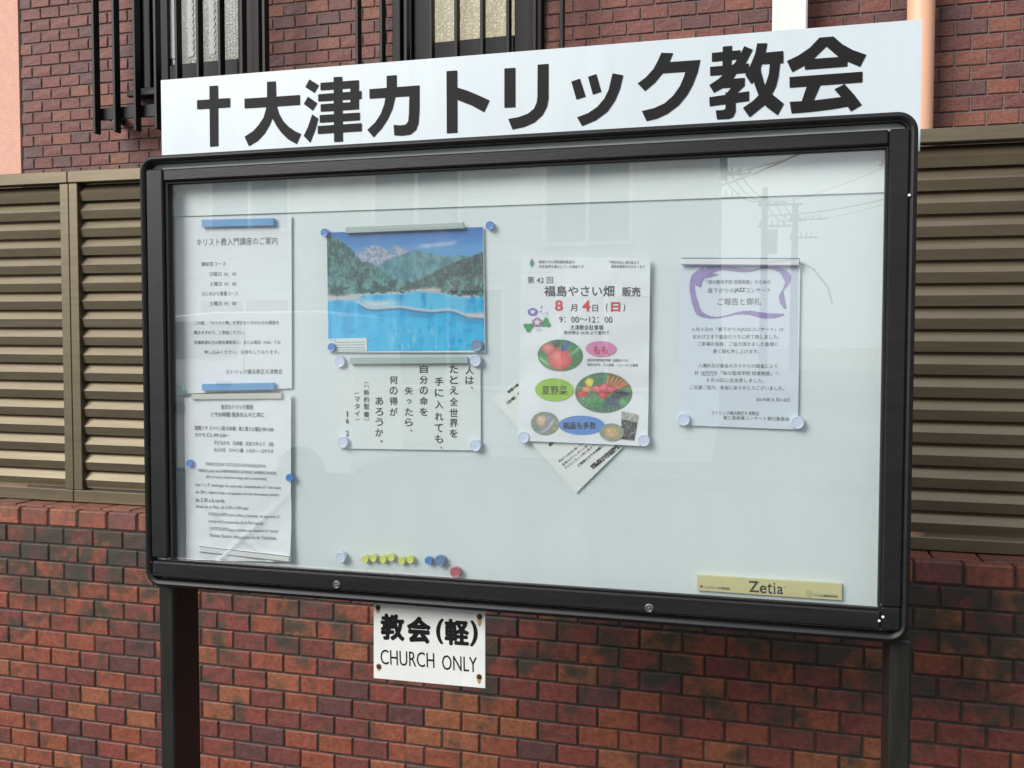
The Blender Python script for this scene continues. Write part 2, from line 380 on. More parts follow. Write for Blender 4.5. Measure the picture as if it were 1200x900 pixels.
# slatted fence on top of the wall
FY = .868
def fence_z(x, zl, zr): return zl+(zr-zl)*(x+2.2)/2.75
fn = link('louvre_fence', None); fn.location = (-.97, .9, 1.03)
tag(fn, 'bronze aluminium louvred fence standing on the low brick wall', 'fence')
fo = (-.97, .9, 1.03)
def sl_box(x0, x1, y0, y1, zf0, zf1, name, m, b=.002):
    mb = MB().box(x0, x1, y0, y1, 0, 1, 0)
    mb = MB().box(x0, x1, y0, y1, 0, .04, b)
    vs = []
    for x, y, z in mb.v:
        t = z/.04; lo = fence_z(x, *zf0); hi = fence_z(x, *zf1)
        zz = lo+(hi-lo)*t if (b == 0) else (lo+z if z < .02 else hi-(.04-z))
        vs.append((x, y, zz))
    mb.v = vs; return mb.build(name, m, fn, origin=fo)
joints = [-3.974, -1.974, .026, 2.026]
TOPL, TOPR, TBL, TBR = 2.0135, 1.987, 1.979, 1.9555
for a, b in zip(joints[:-1], joints[1:]):
    sl_box(a+.001, b-.001, FY-.004, FY+.05, (TBL, TBR), (TOPL, TOPR), 'top_rail', BRONZE)
    sl_box(a+.001, b-.001, FY-.002, FY+.05, (1.0335, 1.033), (1.070, 1.063), 'bottom_rail', BRONZE)
    for xa, xb in ((a+.001, a+.031), (b-.031, b-.001)):
        sl_box(xa, xb, FY, FY+.045, (1.071, 1.064), (TBL-.001, TBR-.001), 'mullion', BRONZE, .0015)
    for i in range(17):
        zl = 1.0765+.0532*i; zr = 1.0705+.0520*i
        prof = [(FY+.013, 0), (FY+.008, .0240), (FY+.031, .058), (FY+.0333, .0565), (FY+.0110, .0225), (FY+.0155, 0)]
        mb = MB().prism_x(prof, a+.0315, b-.0315)
        vs = []
        for x, y, z in mb.v:
            base = fence_z(x, zl, zr); sc = fence_z(x, 1.0, .978)
            vs.append((x, y, base+z*sc))
        mb.v = vs
        if i == 16: mb.v = [(x, y, min(z, fence_z(x, TBL, TBR)-.001) if y < FY+.05 else z) for x, y, z in mb.v]
        o = mb.build('louvre', BRONZE_BLADE if False else BRONZE, fn, origin=fo)

# church building behind
BY = 2.0
bd = link('brick_building', None); bd.location = (-1.4, 2.0, 0)
tag(bd, 'brick tiled church building behind the fence with two barred windows', 'building')
bo = (-1.4, 2.0, 0)
wins = [(-2.604, -1.997), (-1.415, -.815)]
WZ0, WZ1 = 2.555, 3.62
mb = MB()
xs = [-3.217, wins[0][0], wins[0][1], wins[1][0], wins[1][1], 6.0]
mb.box(xs[0], xs[5], BY+.005, BY+.3, 0, WZ0)
mb.box(xs[0], xs[5], BY+.005, BY+.3, WZ1, 6.5)
for a, b in ((xs[0], xs[1]), (xs[2], xs[3]), (xs[4], xs[5])): mb.box(a, b, BY+.005, BY+.3, WZ0, WZ1)
mb.build('wall', FMORTAR, bd, origin=bo)
spots = []
for k in range(-5, 38):
    zc = 2.2822+PZ*(k+.5)
    ph = .60 if k % 2 else .65
    for n in range(-45, 25):
        x0 = ph+P*n+.0027; x1 = x0+.0946
        if x1 < -3.21 or x0 > 2.2: continue
        x0 = max(x0, -3.213)
        if x1-x0 < .012: continue
        segs = [(x0, x1)]
        if zc+.02 > WZ0 and zc-.02 < WZ1:
            for wa, wb in wins:
                ns = []
                for p, q in segs:
                    if q <= wa or p >= wb: ns.append((p, q))
                    else:
                        if wa-p > .012: ns.append((p, wa-.002))
                        if q-wb > .012: ns.append((wb+.002, q))
                segs = ns
        for p, q in segs: spots.append(((p+q)/2, zc, round(q-p, 3), .0455, px_size((p+q)/2, BY, zc)*(1 if zc > 2.2 and not (-1 < (p+q)/2 < .3 and zc < 2.45) else .0001)))
tiles(bd, spots, BY, FACTILE, 290, 'f', .0012, bo)
st = MB().box(-6.5, -3.2165, BY-.006, BY+.3, 0, 6.5, 0); st.build('stucco_panel', STUCCO, bd, origin=bo)

# windows
def fabric_glass(name, c1, c2, emit):
    m = bpy.data.materials.new(name); m.use_nodes = True; n = m.node_tree.nodes; L = m.node_tree.links
    p = n['Principled BSDF']; p.inputs['Roughness'].default_value = .25
    t = n.new('ShaderNodeTexCoord'); v = n.new('ShaderNodeTexVoronoi'); v.inputs['Scale'].default_value = 75; v.inputs['Randomness'].default_value = .35
    v.feature = 'DISTANCE_TO_EDGE'
    L.new(t.outputs['Object'], v.inputs['Vector'])
    r = n.new('ShaderNodeValToRGB'); r.color_ramp.elements[0].color = (*c1, 1); r.color_ramp.elements[1].position = .12; r.color_ramp.elements[1].color = (*c2, 1)
    L.new(v.outputs['Distance'], r.inputs[0]); L.new(r.outputs[0], p.inputs['Base Color'])
    b = n.new('ShaderNodeBump'); b.inputs['Distance'].default_value = .002; L.new(v.outputs['Distance'], b.inputs['Height']); L.new(b.outputs[0], p.inputs['Normal'])
    if emit > 0: L.new(r.outputs[0], p.inputs['Emission Color']); p.inputs['Emission Strength'].default_value = emit
    return m
GL1 = fabric_glass('obscure_glass_grey', (.13, .15, .12), (.18, .20, .165), 0)
GL2 = fabric_glass('obscure_glass_lit', (.30, .27, .17), (.42, .385, .25), .10)
LACE = mat('lace_curtain', (.62, .66, .64), .9, var=.1, vscale=60)
for wi, (a, b) in enumerate(wins):
    fr = MB(); fo_ = .03
    fr.box(a+.001, a+.035, BY-.03, BY+.10, WZ0+.001, WZ1, .003); fr.box(b-.035, b-.001, BY-.03, BY+.10, WZ0+.001, WZ1, .003)
    fr.box(a+.036, b-.036, BY-.028, BY+.10, WZ0+.002, WZ0+.036, .003); fr.box(a+.036, b-.036, BY-.028, BY+.10, WZ1-.035, WZ1-.001, .003)
    w = fr.build('window', WINM, bd, origin=bo)
    MB().box(a-.012, b+.012, BY-.055, BY-.031, WZ0-.004, WZ0+.022, .003).build('sill', WINM, w, origin=bo)
    # sliding sashes: stiles and deep bottom rail
    g0, g1 = (-2.452, -2.118) if wi == 0 else (-1.272, -.93)
    zg = 2.688 if wi == 0 else 2.678
    s = MB()
    s.box(a+.037, a+.075, BY-.012, BY+.05, WZ0+.037, WZ1-.036, .003)
    s.box(a+.077, g0, BY+.004, BY+.05, WZ0+.037, WZ1-.036, .003)
    s.box(g1, b-.037, BY+.006, BY+.05, WZ0+.037, WZ1-.036, .003)
    s.box(g0+.001, g1-.001, BY+.008, BY+.05, WZ0+.037, zg, .004)
    s.build('sash', WINM, w, origin=bo)
    MB().box(g0+.0015, g1-.0015, BY+.022, BY+.028, zg+.001, WZ1-.037).build('pane', GL1 if wi == 0 else GL2, w, origin=bo)
    MB().box(a+.04, b-.04, BY+.20, BY+.21, WZ0+.04, WZ1-.04).build('curtain', LACE, w, origin=bo)
    if wi == 0:    # scalloped lace edges seen against the glass
        s = MB()
        for (lx, wd) in ((-2.452, .03), (-2.365, .022), (-2.262, .022), (-2.168, .0)):
            if wd == 0: continue
            pts = [(lx, zg+.03)]
            N = 60
            right = []
            for q in range(N+1):
                z = zg+.03+(WZ1-.08-zg)*q/N
                right.append((lx+wd+.007*abs(math.sin(q*math.pi/2)), z))
            pts = [(lx, zg+.03)]+right+[(lx, WZ1-.05)]
            s.prism_y(pts, BY+.0195, BY+.0212)
        s.build('lace_edge', LACE, w, origin=bo)
# grilles
for gi, x0 in enumerate((-2.708, -1.5147)):
    g = MB()
    g.box(x0-.012, x0+.87, 1.885, 1.897, 2.4434, 2.4925, .001)
    for bx in (x0+.02, x0+.80): g.box(bx, bx+.02, 1.896, 2.0, 2.45, 2.485, .001)
    gr = g.build('window_grille', WINM, bd, origin=bo)
    top = MB(); top.box(x0-.012, x0+.87, 1.885, 1.897, 3.62, 3.67, .001)
    for bx in (x0+.02, x0+.80): top.box(bx, bx+.02, 1.896, 2.0, 3.63, 3.66, .001)
    top.build('cross_rail', WINM, gr, origin=bo)
    me = MB().box(-.006, .006, -.0175, .0175, -.675, .675, .0012).mesh('bar'); me.materials.append(WINM)
    for k in range(9):
        o = link('bar', me, None, gr); o.location = (x0+.006+.0995*k+1.4, 1.867-2.0, 3.058)
    MB().tube((x0+.079, 1.883, 2.437), (x0+.092, 1.878, 2.430), .007, .005, 10).build('bolt_cap', BARW, gr, origin=bo)
# downpipes
p1 = MB(); p1.box(.0112, .1247, 1.86, 1.93, .05, 6.4, .006)
o = p1.build('white_downpipe', WHITEP, None, origin=(.068, 1.9, .05)); o.location = (.068, 1.9, .05); tag(o, 'square white downpipe on the brick facade above the sign', 'pipe')
p1 = MB().tube((.479, 1.90, .05), (.479, 1.90, 6.4), .0425, n=28)
o = p1.build('salmon_downpipe', SALMON, None, smooth=True, origin=(.479, 1.9, .05)); o.location = (.479, 1.9, .05); tag(o, 'round salmon pink downpipe beside the right end of the white sign', 'pipe')

# ================================================================= BOARD FRAME OF REFERENCE (turned 0.02 rad against the wall)
RB = Matrix.Rotation(.02, 4, 'Z')
def bthing(name, label, cat, org, group=None):
    o = link(name, None); o.location = RB @ Vector(org); o.rotation_euler = (0, 0, .02)
    tag(o, label, cat, group); o['_o'] = list(org) ; return o
def bpart(mb, name, m, parent, smooth=False):
    return mb.build(name, m, parent, smooth=smooth, origin=tuple(parent['_o']))
def rrect(x0, x1, z0, z1, r, n=8):
    pts = []
    for cx, cz, a0 in ((x1-r, z1-r, 0), (x0+r, z1-r, 90), (x0+r, z0+r, 180), (x1-r, z0+r, 270)):
        for i in range(n+1):
            t = math.radians(a0+90*i/n); pts.append((cx+r*math.cos(t), cz+r*math.sin(t)))
    return pts
def loops(ls):     # skin closed loops of equal length -> MB ; ls: list of list of 3-D points
    mb = MB(); k = len(ls[0]); vs = [p for l in ls for p in l]; fs = []
    for a in range(len(ls)-1):
        for i in range(k): fs.append((a*k+i, a*k+(i+1) % k, (a+1)*k+(i+1) % k, (a+1)*k+i))
    return mb.add(vs, fs)

X0, X1, Z0, Z1 = -1.0425, .2205, 1.0725, 1.8300
nb = bthing('notice_board', 'large black framed glass notice board on two dark posts in front of the brick wall', 'notice board', (-.41, .04, 0))
sect = [(.010, .085), (0, .085), (0, .003), (.002, .0005), (.006, -.001), (.0095, .0005), (.0115, .003), (.0115, .018), (.010, .083)]
ls = []
for ins, y in sect[:-1]+[(.0125, .0185)]:
    ls.append([(x, y, z) for x, z in rrect(X0+ins, X1-ins, Z0+ins, Z1-ins, max(.028-ins, .006))])
bpart(loops(ls), 'case_rim', BLACK, nb, True)
# gap strip behind door edge, back of the case, inner lining
bpart(MB().box(X0+.003, X1-.003, .0605, .0845, Z0+.003, Z1-.003), 'case_back', BLACK, nb)
ls = []
for ins, y in ((.0115, .020), (.030, .020), (.030, .0340), (.0115, .0340), (.0115, .020)):
    ls.append([(x, y, z) for x, z in rrect(X0+ins, X1-ins, Z0+ins, Z1-ins, .012)])
bpart(loops(ls), 'case_lining', HEADM, nb)
# hinged door: stiles and rails
IX0, IX1, IZ0, IZ1 = -.9935, .1822, 1.1180, 1.7840
DX0, DX1, DZ0, DZ1 = X0+.0155, X1-.0115, Z0+.0185, Z1-.0245
def stile(pts_outer, inner, horizontal):
    pass
door = bpart(MB().box(DX0, IX0, -.003, .017, DZ0+.034, DZ1, .0025), 'door', BLACK, nb)
for o_ in (door,): o_.data.name = 'door'
def dpart(mb, name, m, sm=False): return mb.build(name, m, door, smooth=sm, origin=tuple(nb['_o']))
dpart(MB().box(IX1, DX1, -.003, .017, DZ0+.034, DZ1, .0025), 'stile', BLACK)
dpart(MB().box(IX0+.0005, IX1-.0005, -.0022, .017, IZ1, DZ1-.0005, .0025), 'rail', BLACKH)
dpart(MB().box(DX0+.0003, IX1-.0005, -.0026, .017, DZ0, IZ0, .0025), 'rail', BLACKH)
dpart(MB().box(IX1, DX1-.0003, -.0024, .017, DZ0, DZ0+.0335, .0025), 'corner_block', BLACK)
# bright worn lip along the lower rail and glazing bead
dpart(MB().box(IX0, IX1, .002, .010, IZ0+.0005, IZ0+.004, .0008), 'glazing_bead', BLACKH)
bd4 = MB()
bd4.box(IX0+.0005, IX0+.006, .003, .016, IZ0+.005, IZ1-.0005); bd4.box(IX1-.0035, IX1-.0005, .003, .016, IZ0+.005, IZ1-.0005); bd4.box(IX0+.0065, IX1-.004, .003, .016, IZ1-.0035, IZ1-.0005)
dpart(bd4, 'glazing_bead', GAP)
gm = MB().add([(IX0-.004, .0115, IZ0-.004), (IX1+.004, .0115, IZ0-.004), (IX1+.004, .0115, IZ1+.004), (IX0-.004, .0115, IZ1+.004)], [(0, 1, 2, 3)])
dpart(gm, 'glass_pane', GLASS)
for (x, z) in [(-0.6701,1.1004),(-0.1499,1.0989)]:
    k = dpart(MB().lathe_y(x, z, [(.0068, -.0025), (.0068, -.0045), (.0058, -.0055), (.0042, -.0055), (.0040, -.0046), (.0015, -.0046), (.0013, -.006)]), 'lock', STEEL, True)
for (x, z), r in zip([(-1.0264,1.1171),(-1.0214,1.1014),(-0.6081,2.0582)], (.0016, .0012)):
    dpart(MB().lathe_y(x, z, [(r, -.0025), (r*.8, -.0042)], 10), 'rivet', STEEL)
for (x, z) in [(0.1797,1.1045),(0.1848,1.1105),(0.2095,1.7119)]: 
    dpart(MB().lathe_y(x, z, [(.0022, -.0022), (.0016, -.0032)], 8), 'paint_chip', BARW)
(sx, sz0), (_, sz1) = [(0.2088,1.6809),(0.2104,1.5405)]
bpart(MB().box(.2102, .2108, .004, .012, sz1, sz0), 'seal_strip', BARWG, nb)
# posts
for x in (-1.0306, .1982):
    mb = MB().box(x, x+.0297, .020, .101, 0, Z0-.0005, .003); mb.box(x+.001, x+.0287, .0855, .100, Z0, Z1-.02, .002)
    bpart(mb, 'post', POSTM, nb)
bpart(MB().box(X0+.012, X1-.012, .0345, .0600, Z0+.012, Z1-.012), 'pin_board', BOARDM, nb)
# header strip: an upper sheet whose lower edge stands off the board
(hx0, hz0), (hx1, hz1) = [(-1.013,1.7281),(0.1767,1.7228)]
hv = []
N = 40
hf = []
for i in range(N+1):
    t = i/N; x = X0+.02+(X1-X0-.04)*t; zb = hz0+(hz1-hz0)*(x-hx0)/(hx1-hx0)
    hv += [(x, .0315, zb), (x, .0335, zb), (x, .0335, Z1-.02), (x, .0315, Z1-.02)]
for i in range(N):
    for j in range(4): hf.append((4*i+j, 4*i+4+j, 4*i+4+(j+1) % 4, 4*i+(j+1) % 4))
bpart(MB().add(hv, hf), 'header_sheet', HEADM, nb)

# ---- text machinery
_cur = {}
def text_geo(txt, off=0.0, res=3):
    if (txt, off) in _cur: return _cur[txt, off]
    c = bpy.data.curves.new('glyphs', 'FONT'); c.body = txt; c.resolution_u = res; c.offset = off
    o = bpy.data.objects.new('glyphs', c); m = bpy.data.meshes.new_from_object(o)
    v = np.array([p.co[:] for p in m.vertices]).reshape(-1, 3); f = [tuple(p.vertices) for p in m.polygons]
    bpy.data.objects.remove(o); bpy.data.curves.remove(c); bpy.data.meshes.remove(m)
    _cur[txt, off] = (v, f); return _cur[txt, off]
def put_text(mb, txt, box, y, bold=0.0, square=False, surf=None, off=0.0):
    """box=(x0,z0,x1,z1,h): left and right end of the line's middle, height of the glyphs"""
    v, f = text_geo(txt, off, 12 if off else 3)
    if len(v) == 0: return
    x0, z0, x1, z1, h = box
    a0, a1 = v[:, 0].min(), v[:, 0].max(); b0, b1 = v[:, 1].min(), v[:, 1].max()
    u = (v[:, 0]-a0)/(a1-a0); w = (v[:, 1]-(b0+b1)/2)/(b1-b0)*(h-2*bold)
    L = math.hypot(x1-x0, z1-z0); dx, dz = (x1-x0)/L, (z1-z0)/L
    s = bold+u*(L-2*bold)
    X = x0+dx*s-dz*w; Z = z0+dz*s+dx*w
    offs = [(0, 0)]
    if bold > 0:
        nn_ = 10 if bold < .002 else 28; offs += [(bold*math.cos(t*2*math.pi/nn_), bold*math.sin(t*2*math.pi/nn_)) for t in range(nn_)]
    for k, (ox, oz) in enumerate(offs):
        xx = X+ox*dx-oz*dz; zz = Z+ox*dz+oz*dx
        yy = (surf(xx, zz) if surf else 0)+y-.000015*k
        yy = np.broadcast_to(yy, xx.shape)
        mb.add(zip(xx, yy, zz), f)

# ---- name sign
SY = .088
sg = bthing('name_sign', 'long white sign with a black cross and Japanese church name above the notice board', 'sign', (-.41, SY+.004, 1.80))
(a0, b0), (a1, b1) = [(-1.0578,1.9863),(0.2365,1.9835)]
(c0, d0), = [(-1.0575,1.8451)]
sm = MB().add([(a0, SY, 1.79), (a1, SY, 1.79), (a1, SY, b1), (a0, SY, b0), (a0, SY+.008, 1.79), (a1, SY+.008, 1.79), (a1, SY+.008, b1), (a0, SY+.008, b0)],
              [(0, 1, 2, 3), (4, 7, 6, 5), (0, 4, 5, 1), (1, 5, 6, 2), (2, 6, 7, 3), (3, 7, 4, 0)])
bpart(sm, 'sign_plate', SIGNW, sg)
def rect4(mb, p, y): mb.add([(a, y, b) for a, b in p], [(0, 1, 2, 3)])
mb = MB(); rect4(mb, [(-0.9567,1.9685),(-0.9395,1.9682),(-0.9403,1.8606),(-0.9571,1.86)], SY-.0012); bpart(mb, 'cross', LETTER, sg)
mb = MB(); rect4(mb, [(-0.9823,1.9448),(-0.9153,1.9444),(-0.9155,1.9283),(-0.9825,1.9289)], SY-.0014); bpart(mb, 'cross', LETTER, sg)
GLYPHS = [
    [[(-0.8412,1.9678),(-0.8241,1.9678),(-0.8232,1.935),(-0.8414,1.9362)], [(-0.8863,1.9413),(-0.7771,1.9406),(-0.7772,1.9234),(-0.8862,1.9242)], [(-0.8414,1.9369),(-0.8436,1.9204),(-0.8486,1.9057),(-0.8586,1.8929),(-0.87,1.8827),(-0.8868,1.8741),(-0.8786,1.8569),(-0.8608,1.8654),(-0.8464,1.8781),(-0.837,1.8916),(-0.8313,1.9035),(-0.8234,1.9242),(-0.8232,1.9357)], [(-0.8232,1.9357),(-0.8219,1.9223),(-0.8181,1.9106),(-0.8099,1.8968),(-0.7988,1.8861),(-0.786,1.8774),(-0.7756,1.8728),(-0.7844,1.8554),(-0.8009,1.8647),(-0.8138,1.8769),(-0.8231,1.8892),(-0.8313,1.9035),(-0.8356,1.925)]],   # 大
    [[(-0.7586,1.9664),(-0.7405,1.9549),(-0.7491,1.9421),(-0.7666,1.9535)], [(-0.7616,1.9367),(-0.7439,1.9243),(-0.7526,1.9117),(-0.7698,1.9244)], [(-0.7537,1.9054),(-0.7423,1.8976),(-0.7475,1.8798),(-0.7582,1.8565),(-0.7703,1.8688),(-0.7621,1.884)], [(-0.7124,1.9668),(-0.6963,1.9665),(-0.6957,1.8552),(-0.7122,1.8552)], [(-0.7374,1.9588),(-0.665,1.9583),(-0.665,1.9456),(-0.7375,1.946)], [(-0.7419,1.9394),(-0.6601,1.9396),(-0.6602,1.9263),(-0.742,1.9271)], [(-0.7373,1.9217),(-0.6652,1.9218),(-0.6653,1.9088),(-0.7374,1.9091)], [(-0.6806,1.9585),(-0.665,1.9583),(-0.6653,1.9088),(-0.681,1.9088)], [(-0.7393,1.9032),(-0.6636,1.9029),(-0.6636,1.89),(-0.7394,1.8902)], [(-0.7431,1.8845),(-0.6602,1.8846),(-0.6603,1.8711),(-0.7432,1.871)]],   # 津
    [[(-0.6455,1.9416),(-0.5538,1.9418),(-0.5539,1.9246),(-0.6451,1.9255)], [(-0.6134,1.962),(-0.5951,1.9619),(-0.5952,1.9395),(-0.5982,1.9234),(-0.6027,1.9063),(-0.6111,1.8895),(-0.6227,1.8738),(-0.6382,1.8591),(-0.6497,1.8724),(-0.6352,1.8841),(-0.6247,1.898),(-0.6184,1.9131),(-0.6155,1.9264),(-0.6135,1.9407)], [(-0.5721,1.9292),(-0.5538,1.9418),(-0.554,1.9014),(-0.5557,1.8785),(-0.5603,1.8672),(-0.5707,1.8601),(-0.5851,1.859),(-0.5998,1.8605),(-0.601,1.878),(-0.5872,1.8765),(-0.5788,1.8773),(-0.5743,1.8825),(-0.573,1.8948)]],   # カ
    [[(-0.5054,1.962),(-0.4865,1.9617),(-0.4862,1.8584),(-0.5051,1.8584)], [(-0.4869,1.9336),(-0.4688,1.9271),(-0.4509,1.9188),(-0.43,1.9084),(-0.4395,1.8896),(-0.4609,1.902),(-0.4869,1.9133)]],   # ト
    [[(-0.4044,1.9589),(-0.3857,1.9587),(-0.3856,1.8943),(-0.4044,1.8947)], [(-0.3479,1.9608),(-0.3296,1.9609),(-0.3295,1.9042),(-0.332,1.8915),(-0.3393,1.8789),(-0.3527,1.8678),(-0.37,1.8613),(-0.3907,1.8583),(-0.3977,1.8758),(-0.3798,1.8778),(-0.3642,1.8824),(-0.3537,1.8901),(-0.3493,1.8999),(-0.3481,1.9091)]],   # リ
    [[(-0.2916,1.9295),(-0.2774,1.9332),(-0.2678,1.9038),(-0.2831,1.9001)], [(-0.2642,1.9352),(-0.2505,1.9386),(-0.2422,1.91),(-0.2562,1.9063)], [(-0.2242,1.9378),(-0.207,1.9334),(-0.2119,1.9127),(-0.2193,1.8951),(-0.232,1.8777),(-0.2505,1.8652),(-0.2737,1.857),(-0.2819,1.8714),(-0.2637,1.877),(-0.2488,1.8861),(-0.2377,1.8981),(-0.2304,1.9122)]],   # ッ
    [[(-0.1467,1.9643),(-0.1281,1.9623),(-0.1336,1.9489),(-0.1441,1.9323),(-0.156,1.9186),(-0.1722,1.906),(-0.1838,1.9191),(-0.1711,1.9274),(-0.1591,1.9397),(-0.1518,1.9526)], [(-0.1354,1.9489),(-0.0858,1.9486),(-0.0895,1.9317),(-0.1087,1.9319),(-0.1449,1.9321)], [(-0.0858,1.9486),(-0.0895,1.9302),(-0.0967,1.9115),(-0.1053,1.8959),(-0.1185,1.8805),(-0.1363,1.8682),(-0.1526,1.8617),(-0.1694,1.8586),(-0.1768,1.8749),(-0.1572,1.8784),(-0.1408,1.8849),(-0.1275,1.8959),(-0.1172,1.91),(-0.1115,1.9229),(-0.1087,1.9319),(-0.1043,1.9481)]],   # ク
    [[(-0.0516,1.9664),(-0.0374,1.9666),(-0.0382,1.9205),(-0.052,1.9215)], [(-0.0682,1.9579),(-0.0247,1.9588),(-0.0245,1.9452),(-0.0681,1.9444)], [(-0.0192,1.9646),(-0.0062,1.9581),(-0.0166,1.9382),(-0.0276,1.9278),(-0.0345,1.9171),(-0.0447,1.9081),(-0.0518,1.9022),(-0.0645,1.8962),(-0.0718,1.9084),(-0.0575,1.9171),(-0.0457,1.9275),(-0.0323,1.9409),(-0.0246,1.9532)], [(-0.0708,1.9366),(-0.0118,1.9374),(-0.0117,1.9234),(-0.0706,1.9229)], [(-0.0345,1.9158),(-0.0176,1.9159),(-0.0178,1.9039),(-0.0303,1.8924),(-0.0465,1.8924),(-0.038,1.9025),(-0.051,1.9025),(-0.0447,1.9097)], [(-0.0716,1.8896),(-0.0111,1.8949),(-0.011,1.8802),(-0.0707,1.8757)], [(-0.0469,1.8954),(-0.0318,1.8943),(-0.0309,1.8654),(-0.0347,1.8568),(-0.041,1.8544),(-0.0594,1.8546),(-0.0615,1.8686),(-0.0499,1.8685),(-0.0465,1.8704)], [(0.0002,1.9671),(0.0154,1.9661),(0.0129,1.9518),(0.0061,1.9301),(-0.0061,1.907),(-0.0084,1.906),(-0.0172,1.9203),(-0.0103,1.9329),(-0.0027,1.9515)], [(0.002,1.9519),(0.0391,1.9525),(0.0394,1.9343),(0.0038,1.935)], [(-0.0103,1.9344),(0.0053,1.9348),(0.0067,1.9221),(0.0119,1.9042),(0.023,1.8883),(0.0409,1.8723),(0.0319,1.8554),(0.0154,1.8689),(0.0044,1.8839),(-0.0021,1.902),(-0.0078,1.9183)], [(0.0196,1.9362),(0.0347,1.9359),(0.0327,1.9154),(0.0291,1.8998),(0.023,1.8875),(0.0123,1.8723),(-0.0102,1.855),(-0.0202,1.8698),(-0.0049,1.8798),(0.0058,1.8902),(0.0134,1.904),(0.0182,1.9196)]],   # 教
    [[(0.0916,1.9684),(0.1119,1.9684),(0.1248,1.9556),(0.1399,1.9459),(0.1591,1.9374),(0.1506,1.9202),(0.1326,1.9293),(0.1198,1.937),(0.1019,1.9543),(0.0838,1.9373),(0.0702,1.9278),(0.0527,1.9193),(0.0446,1.9368),(0.0617,1.9441),(0.0782,1.9546)], [(0.0701,1.9373),(0.1325,1.9371),(0.1325,1.9221),(0.0711,1.9218)], [(0.0486,1.9123),(0.154,1.9127),(0.1542,1.897),(0.0492,1.8962)], [(0.0747,1.8983),(0.0945,1.8977),(0.0839,1.8725),(0.0664,1.8721)], [(0.0494,1.8747),(0.0671,1.8745),(0.0846,1.8745),(0.123,1.8769),(0.135,1.877),(0.1336,1.8622),(0.1098,1.8595),(0.0826,1.8576),(0.0524,1.8569)], [(0.1142,1.8891),(0.1287,1.8961),(0.1424,1.8796),(0.1539,1.8633),(0.1383,1.8545),(0.126,1.8744)]],   # 会
]
for strokes in GLYPHS:
    mb = MB()
    for k, p in enumerate(strokes): mb.add([(a, SY-.0010-.00004*k, b) for a, b in p], [tuple(range(len(p)))])
    bpart(mb, 'letter', LETTER, sg)

# ---- small sign
ss = bthing('small_sign', 'small white rust spotted sign reading CHURCH ONLY under the board', 'sign', (-.523, .05, .93))
p = [(-0.6242,1.0589),(-0.4255,1.059),(-0.4256,0.9305),(-0.625,0.9291)]
mb = MB().add([(a, .045, b) for a, b in [(p[3][0], p[3][1]), (p[2][0], p[2][1]), (p[1][0], p[1][1]+.012), (p[0][0], p[0][1]+.012)]]+[(a, .048, b) for a, b in [(p[3][0], p[3][1]), (p[2][0], p[2][1]), (p[1][0], p[1][1]+.012), (p[0][0], p[0][1]+.012)]],
              [(0, 1, 2, 3), (4, 7, 6, 5), (0, 4, 5, 1), (1, 5, 6, 2), (2, 6, 7, 3), (3, 7, 4, 0)])
bpart(mb, 'sign_plate', SMALLW, ss)
for ch, box, bo_ in (('教', (-0.6119,1.02,-0.5683,1.0205,0.0456), .0019), ('会', (-0.5636,1.0194,-0.5212,1.0198,0.0454), .0022), ('(', (-0.5116,1.0206,-0.4984,1.0202,0.0436), .0014), ('軽', (-0.4965,1.0204,-0.4534,1.0209,0.0449), .0018), (')', (-0.4515,1.0211,-0.4381,1.0207,0.0438), .0014)):
    mb = MB(); put_text(mb, ch, box, .0446, bo_); bpart(mb, 'letter', LETTER, ss)
mb = MB(); put_text(mb, 'CHURCH', (-0.6122,0.9674,-0.5148,0.9694,0.0258), .0446, 0.0); put_text(mb, 'ONLY', (-0.5011,0.9677,-0.4396,0.9688,0.0254), .0446, 0.0); bpart(mb, 'lettering', LETTER, ss)
for (x, z), run in zip([(-0.6164,1.0521),(-0.4351,1.0504),(-0.6154,0.9501),(-0.4359,0.9489)], (.010, .017, .008, .012)):
    bpart(MB().add([(x+.0052*math.cos(t)*(1 if math.sin(t) > 0 else .8), .04475, z+(.005 if math.sin(t) > 0 else run)*math.sin(t)) for t in [2*math.pi*i/16 for i in range(16)]], [tuple(range(16))]), 'rust_stain', RUSTRUN, ss)
    bpart(MB().lathe_y(x, z, [(.0040, .0446), (.0036, .043), (.002, .0422)], 12), 'screw', RUST, ss)

# ---- papers
def sheet(root, corners, y, m, surf=None, name='sheet', nx=24, nz=30):
    TL, TR, BR, BL = [np.array(c) for c in corners]; vs = []; fs = []
    for j in range(nz+1):
        for i in range(nx+1):
            u, v = i/nx, j/nz; q = (TL*(1-u)+TR*u)*(1-v)+(BL*(1-u)+BR*u)*v
            yy = y+(float(surf(np.array([q[0]]), np.array([q[1]]))[0]) if surf else 0); vs.append((q[0], yy, q[1]))
    for j in range(nz):
        for i in range(nx): a = j*(nx+1)+i; fs.append((a, a+1, a+nx+2, a+nx+1))
    return bpart(MB().add(vs, fs), name, m, root, True)
def wave(ax, az, amp, ph=0, tilt=0):
    return lambda x, z: amp*(np.sin(x*ax+ph)*np.cos(z*az+ph*1.7)-1)*.5+amp*.35*(np.sin(z*az*2.3+x*ax*1.4+ph)-1)*.5+tilt
def centre(c): return tuple(np.mean(np.array(c), axis=0))

